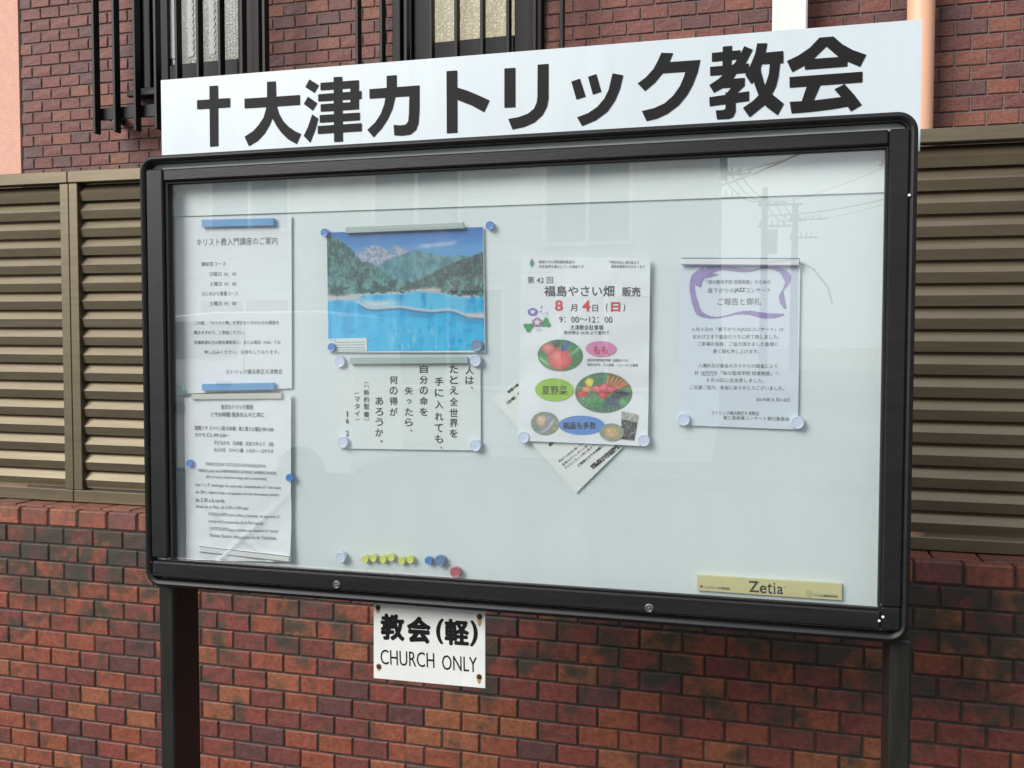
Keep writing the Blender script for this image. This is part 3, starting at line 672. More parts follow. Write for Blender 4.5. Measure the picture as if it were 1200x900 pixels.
def fbm(u, v, sc, seed, octv=5):
    r = np.random.default_rng(seed); t = np.zeros_like(u); amp = 1; tot = 0
    for o in range(octv):
        n = 64; g = r.random((n, n)); x = u*sc*2**o; y = v*sc*2**o
        xi = np.floor(x).astype(int); yi = np.floor(y).astype(int); fx = x-xi; fy = y-yi; fx = fx*fx*(3-2*fx); fy = fy*fy*(3-2*fy)
        a = g[yi % n, xi % n]; b = g[yi % n, (xi+1) % n]; c = g[(yi+1) % n, xi % n]; d = g[(yi+1) % n, (xi+1) % n]
        t += amp*((a*(1-fx)+b*fx)*(1-fy)+(c*(1-fx)+d*fx)*fy); tot += amp; amp *= .55
    return t/tot
def picture(root, name, corners, y, fn, nx, nz, surf=None, ellipse=False):
    TL, TR, BR, BL = [np.array(c) for c in corners]
    if ellipse:
        R_, T_ = nz, nx; rr = np.linspace(0, 1, R_+1)[1:]; tt = np.linspace(0, 2*np.pi, T_, endpoint=False)
        Rg, Tg = np.meshgrid(rr, tt, indexing='ij'); u = np.concatenate([[.5], (.5+.5*Rg*np.cos(Tg)).ravel()]); v = np.concatenate([[.5], (.5+.5*Rg*np.sin(Tg)).ravel()])
        fs = [(0, 1+i, 1+(i+1) % T_) for i in range(T_)]
        for k in range(R_-1):
            for i in range(T_): fs.append((1+k*T_+i, 1+(k+1)*T_+i, 1+(k+1)*T_+(i+1) % T_, 1+k*T_+(i+1) % T_))
    else:
        uu, vv = np.meshgrid(np.linspace(0, 1, nx+1), np.linspace(0, 1, nz+1)); u = uu.ravel(); v = vv.ravel()
        fs = []
        for j in range(nz):
            for i in range(nx): a = j*(nx+1)+i; fs.append((a, a+1, a+nx+2, a+nx+1))
    q = ((TL[None]*(1-u[:, None])+TR[None]*u[:, None])*(1-v[:, None])+(BL[None]*(1-u[:, None])+BR[None]*u[:, None])*v[:, None])
    yy = y+(surf(q[:, 0], q[:, 1]) if surf else 0)*np.ones(len(u))
    o_ = root['_o']; me = bpy.data.meshes.new(name)
    me.from_pydata(np.stack([q[:, 0]-o_[0], yy-o_[1], q[:, 1]-o_[2]], 1).tolist(), [], fs); me.update()
    col = np.clip(fn(u, v), 0, 1); ca = me.color_attributes.new('print', 'FLOAT_COLOR', 'POINT')
    ca.data.foreach_set('color', np.concatenate([col, np.ones((len(u), 1))], 1).astype(np.float32).ravel())
    me.shade_smooth()
    return link(name, me, PRINT, root)
def lerp(a, b, t): return np.array(a)[None]*(1-t[:, None])+np.array(b)[None]*t[:, None]
def over(base, c, m):
    m = np.clip(m, 0, 1)[:, None]; c = np.array(c); c = c[None] if c.ndim == 1 else c
    return base*(1-m)+c*m
def sm(e0, e1, x): t = np.clip((x-e0)/(e1-e0), 0, 1); return t*t*(3-2*t)

YB = .0307     # sheet plane

# 1 course notice, upper left
c1 = [(-0.9905,1.7258),(-0.7652,1.7217),(-0.7673,1.4266),(-0.9956,1.413)]
r = bthing('course_notice', 'white typed notice in Japanese at the upper left under a blue magnetic bar', 'notice', (centre(c1)[0], YB, c1[3][1]))
s1 = wave(20, 9, .0012, 1)
sheet(r, c1, YB, PAPER, s1)
mb = MB(); T = lambda t, b, bold=0: put_text(mb, t, b, YB-.0004, bold, False, s1)
T('キリスト教入門講座のご案内', (-0.9489,1.6811,-0.7922,1.6798,0.0133))
T('講座室コース', (-0.9405,1.6429,-0.8915,1.6426,0.0074)); T('日曜日 16：45', (-0.9238,1.6249,-0.8717,1.6244,0.0074)); T('土曜日 14：00', (-0.924,1.6079,-0.8719,1.6075,0.0074))
T('はじめから聖書コース', (-0.9395,1.591,-0.8688,1.5903,0.0075)); T('土曜日 14：00', (-0.9245,1.5736,-0.8724,1.5733,0.0075))
T('この度、「キリスト教」を学びたい方のための講座を', (-0.9557,1.5398,-0.7905,1.5395,0.0069)); T('開きますので、ご参加ください。', (-0.9559,1.5226,-0.8564,1.5227,0.0069))
T('受講希望の方は教会事務室に、または電話（046）でお', (-0.9562,1.5053,-0.7876,1.5057,0.0068)); T('申し込みください。お待ちしております。', (-0.9359,1.4883,-0.791,1.489,0.0069))
T('カトリック横浜教区大津教会', (-0.8941,1.4537,-0.7848,1.4553,0.0089))
bpart(mb, 'printed_text', INKG, r)

# 2 mass schedule, lower left, crumpled
c2 = [(-0.9766,1.4072),(-0.7674,1.417),(-0.7695,1.1258),(-0.976,1.1179)]
r = bthing('mass_schedule', 'crumpled white bilingual sheet at the lower left of the board', 'notice', (centre(c2)[0], YB, c2[3][1]))
def s2(x, z):
    x = np.asarray(x, float); z = np.asarray(z, float)
    a = .0016*(np.sin(x*34+1)*np.cos(z*19)-1)
    zz = np.clip((1.27-z)/.14, 0, 1)
    n = fbm((x+1.2)*1.0, (z-1)*1.0, 14, 3, 3)-.8
    fold = -.0035*np.exp(-((z-1.215-.75*(-.93-x))/.007)**2)*zz - .0028*np.exp(-((z-1.16+.9*(-.865-x))/.006)**2)*zz
    return a+.010*n*(.35+.65*zz)+fold-.0005
sheet(r, c2, YB-.0008, PAPER, s2, nx=60, nz=80)
mb = MB(); T = lambda t, b, bold=0: put_text(mb, t, b, YB-.0016, bold, False, s2)
B1 = .00008
T('金沢カトリック教会', (-0.9033,1.3925,-0.8397,1.3934,0.009), B1); T('ミサの時間 南米の人々と共に', (-0.9246,1.3786,-0.8179,1.3803,0.009), B1)
T('国際ミサ スペイン語 日本語：第１第３土曜日 PM 3:00', (-0.9557,1.3544,-0.8006,1.3551,0.0078), B1); T('カテキズム PM 3:30～', (-0.9559,1.3423,-0.8888,1.3425,0.0076), B1)
T('子どもたち　日本語　おおスタッフ　2名', (-0.9195,1.3288,-0.8009,1.3299,0.0075), B1); T('大人の方　スペイン語　シスター・ロサリオ', (-0.9197,1.3163,-0.801,1.3174,0.0075), B1)
T('PARROQUIA CATOLICA DE KANAZAWA', (-0.9354,1.2902,-0.8145,1.2905,0.0069), 0); T('MISAS para sus HERMANOS LATINO AMERICANOS', (-0.9493,1.2778,-0.796,1.2786,0.0069), 0)
T('(Por el cura y nuestros amigos de la comunidad)', (-0.9345,1.2675,-0.8147,1.2684,0.0069))
T('Los 1º y 3º domingos de cada mes, comenzando el 7 de mayo', (-0.9554,1.2524,-0.7873,1.2538,0.0069)); T('de 2011, habrá misas completas con los hermanos juntos', (-0.9556,1.2394,-0.792,1.2414,0.0069))
T('de 2:30 a la tarde.', (-0.9558,1.2261,-0.8963,1.2272,0.007)); T('Antes de la Misa, de 2:30 a 3:00 aquí', (-0.956,1.2136,-0.8502,1.2154,0.007))
T('CATEQUESIS para niños y jóvenes, en japonés (1', (-0.9298,1.2017,-0.7924,1.2029,0.007)); T('cursos de 2 catequistas de la Parroquia).', (-0.93,1.1891,-0.8212,1.1903,0.007))
T('CATEQUESIS para adultos en español (1 hora)', (-0.9268,1.1759,-0.7951,1.1774,0.0069)); T('Mariana, Rosario, entre todos los de Yokohama.', (-0.9269,1.1644,-0.7969,1.1653,0.007))
bpart(mb, 'printed_text', INKG2, r)
bpart(MB().add([(x, YB-.0042, z) for x, z in [(-0.9481,1.1303),(-0.9035,1.1284),(-0.9104,1.1218),(-0.962,1.1218)]], [(0, 1, 2, 3)]), 'tape_strip', TAPE, r)

# 3 lake calendar
c3 = [(-0.7019,1.6894),(-0.4238,1.6928),(-0.4203,1.4891),(-0.6988,1.4884)]
r = bthing('lake_calendar', 'calendar picture of turquoise mountain lake with blue sky and forest', 'poster', (centre(c3)[0], YB, c3[3][1]))
s3 = wave(13, 8, .0012, 2)
sheet(r, c3, YB, PAPERW, s3)
def lake(u, v):
    n1 = fbm(u*1.28, v, 18, 5, 5); n2 = fbm(u*1.28, v, 60, 6, 4); n3 = fbm(u*1.28, v*.5, 30, 7, 4); n4 = fbm(u*3, v*.6, 9, 12, 4)
    c = lerp((.03, .16, .46), (.13, .34, .64), sm(0, .22, v))
    cl = np.clip(1-abs(v-(.145-.12*(u-.6)))*38, 0, 1)*sm(.56, .64, u)*(1-sm(.80, .86, u)); c = over(c, (.55, .66, .80), cl*n1*1.3)
    nt_ = fbm(u*5.2, v*1.5, 26, 17, 4)
    ridge = np.interp(u, [0, .16, .22, .30, .36, .42, .46, .50, .55, .60, .75, 1], [.3, .20, .16, .125, .135, .16, .125, .15, .20, .26, .3, .3])+.02*(n1-.5)
    snow = lerp((.20, .28, .42), (.46, .48, .58), sm(.35, .65, fbm(u*3, v*2, 26, 8, 4))); c = over(c, snow, sm(-.008, .008, v-ridge))
    mid = np.interp(u, [0, .3, .4, .5, .58, .66, .74, .85, 1], [.36, .30, .24, .20, .17, .19, .22, .22, .24])+.015*(n1-.5)
    c = over(c, lerp((.06, .17, .22), (.14, .34, .37), sm(.38, .62, n3*.6+n1*.4)), sm(-.006, .008, v-mid))
    lf = np.interp(u, [0, .06, .10, .16, .22, .30, .36, .42, .50, .58, .66], [.03, .04, .08, .14, .24, .27, .33, .40, .43, .43, .50])+.035*(n2-.5)
    c = over(c, lerp((.012, .05, .058), (.09, .28, .26), sm(.42, .66, nt_*.6+n1*.4)), sm(-.004, .006, v-lf))
    rf = np.interp(u, [.52, .58, .70, .80, .90, 1.0], [.52, .42, .35, .29, .24, .20])+.03*(n2-.5)
    c = over(c, lerp((.012, .032, .040), (.06, .15, .145), sm(.42, .68, nt_)), sm(-.004, .006, v-rf)*(u > .52))
    shrub = sm(.48, .56, n1)*sm(.36, .47, v); c = over(c, lerp((.06, .20, .19), (.26, .50, .46), sm(.3, .7, n2)), shrub*.75*(1-sm(.55, .60, abs(u-.42))*0))
    left_b = sm(.45, .55, n1)*(u < .3)*sm(.2, .3, v); c = over(c, (.12, .28, .30), left_b*.35)
    shore = np.interp(u, [0, .1, .2, .35, .5, .6, .68, .75, .85, 1], [.555, .54, .53, .52, .52, .50, .50, .53, .56, .565])
    w = lerp((.04, .36, .68), (.09, .50, .80), sm(.5, .85, v)); w = over(w, (.02, .30, .62), sm(.50, .62, fbm(u*2.2, v*3, 8, 19, 4))*.5); w = over(w, (.15, .58, .86), sm(.45, .75, n4)*.7); w = over(w, (.35, .68, .88), sm(.55, .7, fbm(u*7, v*1.6, 9, 14, 5))*sm(.35, .45, u)*(1-sm(.8, .95, u))*sm(.75, .85, v)*.6)
    c = over(c, w, sm(-.004, .004, v-shore))
    band = np.exp(-((v-shore)/.012)**2); c = over(c, (.62, .60, .60), band*sm(.35, .55, n2))
    # terrace lips
    l1 = np.interp(u, [0, .10, .20, .25, .30, .38, .48, .58, .68, .78, .83, .88, 1], [.575, .58, .585, .63, .645, .64, .635, .66, .675, .665, .68, .71, .73])
    up = (v < l1) & (v > shore); c = over(c, (.22, .62, .84), up*.6*sm(.3, .6, n4))
    pale = np.exp(-((v-(l1-.035))/.025)**2)*np.exp(-((u-.33)/.12)**2); c = over(c, (.66, .74, .78), pale*1.0)
    c = over(c, (.72, .70, .70), np.exp(-((v-l1)/.012)**2)*sm(.16, .22, u)*(.7+.5*n2)); c = over(c, (.05, .17, .34), np.exp(-((v-l1-.016)/.011)**2)*.9*sm(.18, .25, u))
    c = over(c, (.06, .26, .48), np.exp(-((v-l1-.045)/.022)**2)*(.8*np.exp(-((u-.60)/.09)**2)+.6*sm(.78, .86, u)))
    c = over(c, (.68, .62, .60), np.exp(-((v-.715)/.018)**2)*sm(.87, .92, u)); c = over(c, (.60, .58, .56), np.exp(-((v-.548)/.020)**2)*(1-sm(.16, .24, u))*sm(.3, .6, n1)*1.2)
    c = over(c, (.58, .54, .52), np.exp(-((v-.505)/.016)**2)*sm(.6, .63, u)*(1-sm(.72, .75, u)))
    g_ = c.mean(1, keepdims=True); return np.clip(g_+(c-g_)*1.22, 0, 1)*.9
picture(r, 'picture', [(-0.6995,1.6908),(-0.4245,1.6914),(-0.4217,1.4926),(-0.698,1.4898)], YB-.0003, lake, 320, 250, s3)
mb = MB(); rect4(mb, [(-0.6981,1.5115),(-0.6275,1.5129),(-0.6272,1.4907),(-0.698,1.4891)], YB-.0018); bpart(mb, 'date_box', PAPERW, r)
mb = MB()
for yy in (398.6, 401.7, 404.8, 407.6, 410.2): pass
put_text(mb, '7 — 8', (-0.6947,1.5089,-0.6836,1.5092,0.0035), YB-.0021)
for (a, b), (c, d) in zip([(-0.6852,1.5049),(-0.6853,1.5004),(-0.6853,1.4961),(-0.6853,1.4922)], [(-0.6307,1.5057),(-0.6307,1.5013),(-0.6307,1.4968),(-0.6307,1.4928)]):
    mb.add([(a, YB-.0021, b), (c, YB-.0021, d), (c, YB-.0021, d+.0007), (a, YB-.0021, b+.0007)], [(0, 1, 2, 3)])
bpart(mb, 'printed_text', INKG, r)

# 4 scripture sheet
c4 = [(-0.6807,1.4797),(-0.4289,1.4808),(-0.4284,1.3291),(-0.6803,1.3252)]
r = bthing('scripture_sheet', 'landscape white sheet with brush style vertical Japanese verse below the lake calendar', 'notice', (centre(c4)[0], YB, c4[3][1]))
s4 = wave(9, 7, .0010, 3)
sheet(r, c4, YB-.0003, PAPERW, s4)
mb = MB()
cols = [('人は、', 550.2, [433.7, 445.5, 455], 9.5), ('たとえ全世界を', 531.8, [432.5, 445, 457.3, 470.5, 483.5, 495.5, 507.8], 9.6),
        ('手に入れても、', 514.5, [447, 460.3, 474, 488, 501.5, 514.3, 524.5], 9.6), ('自分の命を', 496.6, [432.5, 445, 457.5, 469.8, 482.5], 9.4),
        ('失ったら、', 479.2, [457.8, 470.3, 482.6, 494.6, 504.5], 9.2), ('何の得が', 461.3, [445, 457.8, 470, 482.5], 9.4), ('あろうか。', 444.6, [469.7, 482.5, 494.5, 506.6, 517], 9.2)]
BOX4 = {}
VERSE = [
    ('人', (-0.4544,1.4602,-0.4406,1.4603,0.0133), .0002),
    ('は', (-0.4545,1.4437,-0.4406,1.4439,0.0132), .0002),
    ('、', (-0.4454,1.4313,-0.4417,1.4313,0.0036), .0003),
    ('た', (-0.4815,1.4617,-0.4674,1.4618,0.0134), .0002),
    ('と', (-0.4815,1.4442,-0.4674,1.4443,0.0135), .0002),
    ('え', (-0.4816,1.4269,-0.4674,1.4271,0.0134), .0002),
    ('全', (-0.4816,1.4084,-0.4675,1.4086,0.0134), .0002),
    ('世', (-0.4816,1.3901,-0.4675,1.3904,0.0135), .0002),
    ('界', (-0.4817,1.3733,-0.4675,1.3736,0.0135), .0002),
    ('を', (-0.4817,1.356,-0.4676,1.3563,0.0135), .0002),
    ('手', (-0.5071,1.4411,-0.4929,1.4412,0.0135), .0002),
    ('に', (-0.5072,1.4224,-0.4929,1.4226,0.0135), .0002),
    ('入', (-0.5072,1.4031,-0.493,1.4033,0.0135), .0002),
    ('れ', (-0.5073,1.3833,-0.493,1.3836,0.0135), .0002),
    ('て', (-0.5073,1.3642,-0.4931,1.3646,0.0136), .0002),
    ('も', (-0.5074,1.3461,-0.4931,1.3465,0.0136), .0002),
    ('、', (-0.498,1.332,-0.4943,1.3321,0.0037), .0003),
    ('自', (-0.5336,1.4613,-0.5196,1.4614,0.0133), .0002),
    ('分', (-0.5337,1.4436,-0.5196,1.4438,0.0132), .0002),
    ('の', (-0.5338,1.426,-0.5197,1.4261,0.0133), .0002),
    ('命', (-0.5338,1.4085,-0.5197,1.4088,0.0133), .0002),
    ('を', (-0.5339,1.3906,-0.5198,1.3908,0.0133), .0002),
    ('失', (-0.5598,1.4252,-0.5459,1.4254,0.013), .0002),
    ('っ', (-0.5571,1.4075,-0.5488,1.4076,0.0071), .0002),
    ('た', (-0.56,1.3899,-0.5461,1.3902,0.0131), .0002),
    ('ら', (-0.56,1.3728,-0.5461,1.3731,0.0131), .0002),
    ('、', (-0.5509,1.3589,-0.5471,1.359,0.0037), .0003),
    ('何', (-0.5871,1.4431,-0.5728,1.4432,0.0134), .0002),
    ('の', (-0.5872,1.4248,-0.5729,1.425,0.0134), .0002),
    ('得', (-0.5873,1.4074,-0.5729,1.4076,0.0134), .0002),
    ('が', (-0.5873,1.3895,-0.573,1.3898,0.0134), .0002),
    ('あ', (-0.6127,1.4074,-0.5986,1.4077,0.0132), .0002),
    ('ろ', (-0.6128,1.3891,-0.5987,1.3893,0.0132), .0002),
    ('う', (-0.6129,1.3718,-0.5988,1.3721,0.0132), .0002),
    ('か', (-0.613,1.3544,-0.5989,1.3548,0.0132), .0002),
    ('。', (-0.6037,1.3397,-0.5999,1.3398,0.0037), .0003),
    ('新', (-0.6338,1.4213,-0.6236,1.4215,0.0094), 0.0001),
    ('約', (-0.6339,1.4095,-0.6237,1.4097,0.0095), 0.0001),
    ('聖', (-0.634,1.3976,-0.6237,1.3978,0.0095), 0.0001),
    ('書', (-0.634,1.3843,-0.6238,1.3845,0.0095), 0.0001),
    ('マ', (-0.6504,1.4093,-0.6407,1.4094,0.0089), 0.0001),
    ('タ', (-0.6504,1.3977,-0.6408,1.3979,0.009), 0.0001),
    ('イ', (-0.6505,1.3852,-0.6409,1.3853,0.0089), 0.0001),
    ('1', (-0.6648,1.3844,-0.6623,1.3845,0.009), 0.0001),
    ('6', (-0.6664,1.3725,-0.6608,1.3726,0.009), 0.0001),
    ('2', (-0.6666,1.3515,-0.6609,1.3516,0.009), 0.0001),
    ('6', (-0.6667,1.3387,-0.661,1.3389,0.009), 0.0001),
]
del cols, BOX4
for ch, b, bl in VERSE: put_text(mb, ch, b, YB-.0008, bl, False, s4)
def strip(mb, pts, w, y, surf):    # thin drawn line through points
    for (a, b), (c, d) in zip(pts[:-1], pts[1:]):
        L = math.hypot(c-a, d-b) or 1; nx, nz_ = -(d-b)/L*w/2, (c-a)/L*w/2
        q = [(a+nx, b+nz_), (c+nx, d+nz_), (c-nx, d-nz_), (a-nx, b-nz_)]
        mb.add([(x, y+float(surf(np.array([x]), np.array([z]))[0]) if surf else y, z) for x, z in q], [(0, 1, 2, 3)])
for pts in ([(-0.6334,1.4361),(-0.6287,1.4389),(-0.6241,1.4363)], [(-0.6327,1.4297),(-0.6327,1.4326),(-0.6249,1.4327),(-0.6249,1.4291)], [(-0.6252,1.378),(-0.6253,1.3751),(-0.633,1.375),(-0.633,1.3771)], [(-0.6498,1.4179),(-0.6498,1.4201),(-0.642,1.4202)], [(-0.6423,1.3777),(-0.6423,1.3751),(-0.6509,1.3749)]):
    strip(mb, pts, .0008, YB-.0009, s4)
bpart(mb, 'printed_text', INK, r)

# 5 tilted sheet under the vegetable poster
c5 = [(-0.3003,1.5016),(-0.1604,1.3784),(-0.2705,1.2656),(-0.4088,1.4131)]
r = bthing('tilted_sheet', 'white printed sheet turned diagonally and half hidden under the vegetable sale poster', 'notice', (centre(c5)[0], YB, c5[2][1]))
TL, TR, BR, BL = [np.array(c) for c in c5]
wv = np.linalg.norm(TR-TL)
sheet(r, c5, YB-.0006, mat('paper_warm', (.76, .79, .78), .8), None)
mb = MB()
def tl(txt, u0, u1, v, h, bold=0):
    a = (TL*(1-u0)+TR*u0)*(1-v)+(BL*(1-u0)+BR*u0)*v; b = (TL*(1-u1)+TR*u1)*(1-v)+(BL*(1-u1)+BR*u1)*v
    put_text(mb, txt, (a[0], a[1], b[0], b[1], h), YB-.0006, bold)
# the lines of print run up to the right, parallel to the sheet's lower right edge
def tc_(txt, p0, p1, h, bold=0): put_text(mb, txt, (*p0, *p1, h), YB-.0011, bold)
for txt, pp, h, bo_ in (('毎週十時より', [(-0.383,1.4245),(-0.3574,1.4441)], .0050, .0003), ('（日曜）各種集会', [(-0.3844,1.4065),(-0.3447,1.4387)], .0055, .0002),
        ('お知らせ', [(-0.3151,1.3407),(-0.2805,1.3689)], .006, .0005), ('教会では毎週の集いを開いております', [(-0.2983,1.3152),(-0.2367,1.3645)], .0042, 0), ('聖書の学びと祈りの集いを開きます', [(-0.2927,1.3099),(-0.2285,1.362)], .0042, 0),
        ('子どもと大人の歌の集まりがあります', [(-0.2886,1.3046),(-0.2204,1.3609)], .0042, 0), ('ご自由にどうぞお越しください。', [(-0.2679,1.3094),(-0.2096,1.3585)], .0042, .0002), ('お問い合わせは教会事務室まで', [(-0.2473,1.3087),(-0.1988,1.3493)], .0042, .0003), ('大津教会までお電話ください', [(-0.2446,1.3061),(-0.1934,1.3482)], .0042, .0003)):
    tc_(txt, pp[0], pp[1], h, bo_)
bpart(mb, 'printed_text', INK, r)

# 6 vegetable poster
c6 = [(-0.3605,1.642),(-0.1549,1.6345),(-0.1568,1.3445),(-0.3644,1.3476)]
r = bthing('vegetable_sale_poster', 'white poster for a summer vegetable sale with red date and oval food photos', 'poster', (centre(c6)[0], YB, c6[3][1]))
def s6(x, z):
    x = np.asarray(x, float); z = np.asarray(z, float)
    return .0011*(np.sin(x*26)*np.cos(z*14)-1)+.007*(fbm((x+1), (z-1), 13, 21, 3)-.85)
sheet(r, c6, YB-.0018, PAPER, s6, nx=50, nz=70)
Y6 = YB-.0024
mb = MB(); T = lambda t, b, bold=0, m_=None: put_text(mb, t, b, Y6, bold, False, s6)
T('厳選された契約農家直送の', (-0.3311,1.6332,-0.2732,1.6316,0.0048)); T('安定基準を満たしている商品です', (-0.3311,1.6259,-0.2586,1.6238,0.0049))
T('下野谷内出し掲示板より', (-0.2191,1.6297,-0.1726,1.6281,0.0048)); T('福島県農産をわかる〜まで', (-0.2151,1.6232,-0.1634,1.6216,0.0048))
T('第 42 回', (-0.3497,1.6047,-0.3084,1.604,0.0108)); T('福島やさい畑', (-0.3227,1.5868,-0.2102,1.5852,0.0169), .0002); T('販売', (-0.1979,1.584,-0.1697,1.5833,0.0145), .0002)
T('月', (-0.2798,1.5596,-0.2689,1.5595,0.0108)); T('日', (-0.2444,1.5588,-0.2356,1.5588,0.01)); T('(', (-0.2232,1.5597,-0.2201,1.5597,0.0126)); T(')', (-0.196,1.5592,-0.193,1.5591,0.0126))
T('9：00～12：00', (-0.2983,1.5415,-0.2126,1.5406,0.0093)); T('大津教会駐車場', (-0.2801,1.529,-0.2271,1.5284,0.008)); T('雨天時は 10:30 より屋内で', (-0.29,1.5208,-0.2176,1.5204,0.0059))
T('福島県伊達市産完熟桃（品種あかつき）', (-0.2524,1.4777,-0.1876,1.4774,0.0045)); T('果物大好き、手土産等、ジュースにも最適', (-0.2524,1.4705,-0.1729,1.4699,0.0045))
bpart(mb, 'printed_text', INK, r)
mb = MB(); T('8', (-0.3053,1.5636,-0.2922,1.5635,0.0175), .0007); T('4', (-0.2607,1.5626,-0.2478,1.5625,0.0174), .0007); T('日', (-0.2151,1.5606,-0.2007,1.5604,0.0146), .0006); bpart(mb, 'red_date', INKR, r)
def ellipse_px(corn, y, m, name, n=40):
    TL, TR, BR, BL = [np.array(c) for c in corn]; vs = []
    for i in range(n):
        t = 2*math.pi*i/n; u, v = .5+.5*math.cos(t), .5+.5*math.sin(t); q = (TL*(1-u)+TR*u)*(1-v)+(BL*(1-u)+BR*u)*v
        vs.append((q[0], y+float(s6(q[:1], q[1:])[0]), q[1]))
    bpart(MB().add(vs, [tuple(range(n))]), name, m, r)
ellipse_px([(-0.255,1.508),(-0.2064,1.5073),(-0.2063,1.4826),(-0.2549,1.4832)], Y6-.0002, OVP, 'pink_oval')
ellipse_px([(-0.3363,1.4487),(-0.2739,1.4483),(-0.2738,1.4119),(-0.3363,1.412)], Y6-.0002, OVG, 'green_oval')
ellipse_px([(-0.298,1.3897),(-0.2246,1.3904),(-0.2245,1.36),(-0.2979,1.3592)], Y6-.0002, OVB, 'blue_oval')
mb = MB(); T = lambda t, b, bold=0: put_text(mb, t, b, Y6-.0005, bold, False, s6)
T('夏野菜', (-0.3251,1.4294,-0.2841,1.4296,0.0143)); T('銘品も多数', (-0.2902,1.3741,-0.2381,1.3749,0.0116), .0002); bpart(mb, 'oval_text', INK, r)
mb = MB(); T('もも', (-0.2427,1.4936,-0.2198,1.4934,0.0128), .0002); bpart(mb, 'oval_text', INKR, r)
def blobs(base, items, seed):
    def fn(u, v):
        n = fbm(u, v, 22, seed, 4); c = over(lerp(base, [b*.5 for b in base], n), (.12, .3, .14), sm(.5, .62, n))
        for bx, by, rx, ry, an, colr in items:
            ca, sa = math.cos(an), math.sin(an); dx, dy = u-bx, v-by; p, q = (dx*ca+dy*sa)/rx, (-dx*sa+dy*ca)/ry; d = np.sqrt(p*p+q*q)
            cc = np.array(colr)[None]*(1.12-.45*np.clip(d, 0, 1)[:, None]**2)*(.8+.4*n[:, None]); cc = cc+.25*np.exp(-(((p+.3)/.3)**2+((q+.35)/.3)**2))[:, None]*.5
            c = over(c, cc, 1-sm(.92, 1.02, d))
        return c
    return fn
rd, og, yl, gn, ppl = (.58, .07, .07), (.70, .22, .10), (.75, .62, .08), (.07, .27, .10), (.05, .05, .12)
picture(r, 'peach_photo', [(-0.3327,1.5103),(-0.2598,1.5097),(-0.2596,1.4599),(-0.3326,1.4602)], Y6-.0003, blobs((.10, .26, .14), [(.25, .3, .17, .17, 0, (.66, .20, .18)), (.5, .62, .28, .36, 0, (.68, .14, .14)), (.62, .2, .07, .2, .4, (.05, .18, .35)), (.85, .35, .05, .3, .7, (.2, .42, .2)), (.15, .7, .05, .22, -.7, (.2, .42, .2)), (.42, .12, .09, .14, 0, (.04, .10, .06))], 31), 80, 26, s6, True)
it = [(.12, .55, .10, .10, 0, rd), (.2, .42, .09, .08, 0, og), (.26, .25, .085, .11, 0, yl)]
it += [(.36+.055*i, .16, .022, .22, .25-.12*i, (.06, .22, .13)) for i in range(4)]
it += [(.58+.06*i, .20+.02*i, .022, .22, .12+.17*i, og) for i in range(6)]
it += [(.40, .42, .11, .10, 0, (.66, .10, .14)), (.52, .38, .10, .11, 0, (.68, .12, .14)), (.63, .42, .10, .10, 0, (.62, .08, .12)), (.50, .56, .09, .09, 0, (.62, .08, .10))]
it += [(.78, .48, .10, .055, .2, ppl), (.87, .55, .09, .05, -.3, ppl), (.72, .60, .09, .05, .4, ppl)]
it += [(.15+.1*i, .68+.03*(i % 2), .06, .09, .3*i, (.08, .32, .12)) for i in range(4)]+[(.2+.1*i, .85, .05, .08, .3, (.05, .24, .09)) for i in range(3)]
it += [(.52+.055*i, .80-.01*i, .020, .17, .3-.17*i, (.06, .09, .20)) for i in range(5)]+[(.85, .74, .08, .09, 0, (.10, .34, .14))]
picture(r, 'vegetable_photo', [(-0.2717,1.4585),(-0.1821,1.4581),(-0.1817,1.3955),(-0.2715,1.3949)], Y6-.0003, blobs((.12, .25, .13), it, 33), 110, 34, s6, True)
picture(r, 'gift_photo', [(-0.3428,1.3949),(-0.2972,1.3953),(-0.297,1.3581),(-0.3428,1.3575)], Y6-.0003, blobs((.40, .36, .36), [(.4, .4, .22, .26, 0, (.62, .46, .30)), (.62, .3, .06, .3, .5, (.30, .30, .50)), (.7, .55, .06, .3, .5, (.45, .45, .55)), (.55, .75, .06, .3, .9, (.42, .42, .5)), (.85, .75, .12, .14, 0, (.36, .28, .15))], 35), 60, 20, s6, True)
picture(r, 'food_photo', [(-0.2327,1.3788),(-0.1942,1.379),(-0.194,1.3508),(-0.2325,1.3506)], Y6-.0005, blobs((.45, .42, .42), [(.5, .5, .36, .36, 0, (.50, .40, .20)), (.4, .4, .12, .12, 0, (.62, .48, .22)), (.62, .42, .1, .12, 0, (.55, .36, .15)), (.5, .66, .12, .1, 0, (.6, .42, .2))], 36), 60, 18, s6, True)
def packet(u, v):
    n = fbm(u, v, 14, 40, 4); c = lerp((.03, .03, .035), (.28, .27, .27), sm(.5, .68, n)); return over(c, (.50, .50, .46), 1-sm(.26, .30, v)) * (1-.5*(sm(.55, .6, n)*(v < .27)))[:, None]
picture(r, 'packet_photo', [(-0.1978,1.3983),(-0.1711,1.3935),(-0.1778,1.3526),(-0.1991,1.3547)], Y6-.0003, packet, 30, 40, s6)
def poly(root, name, pts, y, m, surf): bpart(MB().add([(x, y+float(surf(np.array([x]), np.array([z]))[0]), z) for x, z in pts], [tuple(range(len(pts)))]), name, m, root)
LEAFG = flat('leaf_green', (.05, .30, .10)); FLV = flat('flower_violet', (.16, .16, .48)); FLP = flat('flower_plum', (.36, .12, .30)); FLW = flat('flower_white', (.75, .74, .82)); LOGOG = flat('logo_green', (.05, .30, .20))
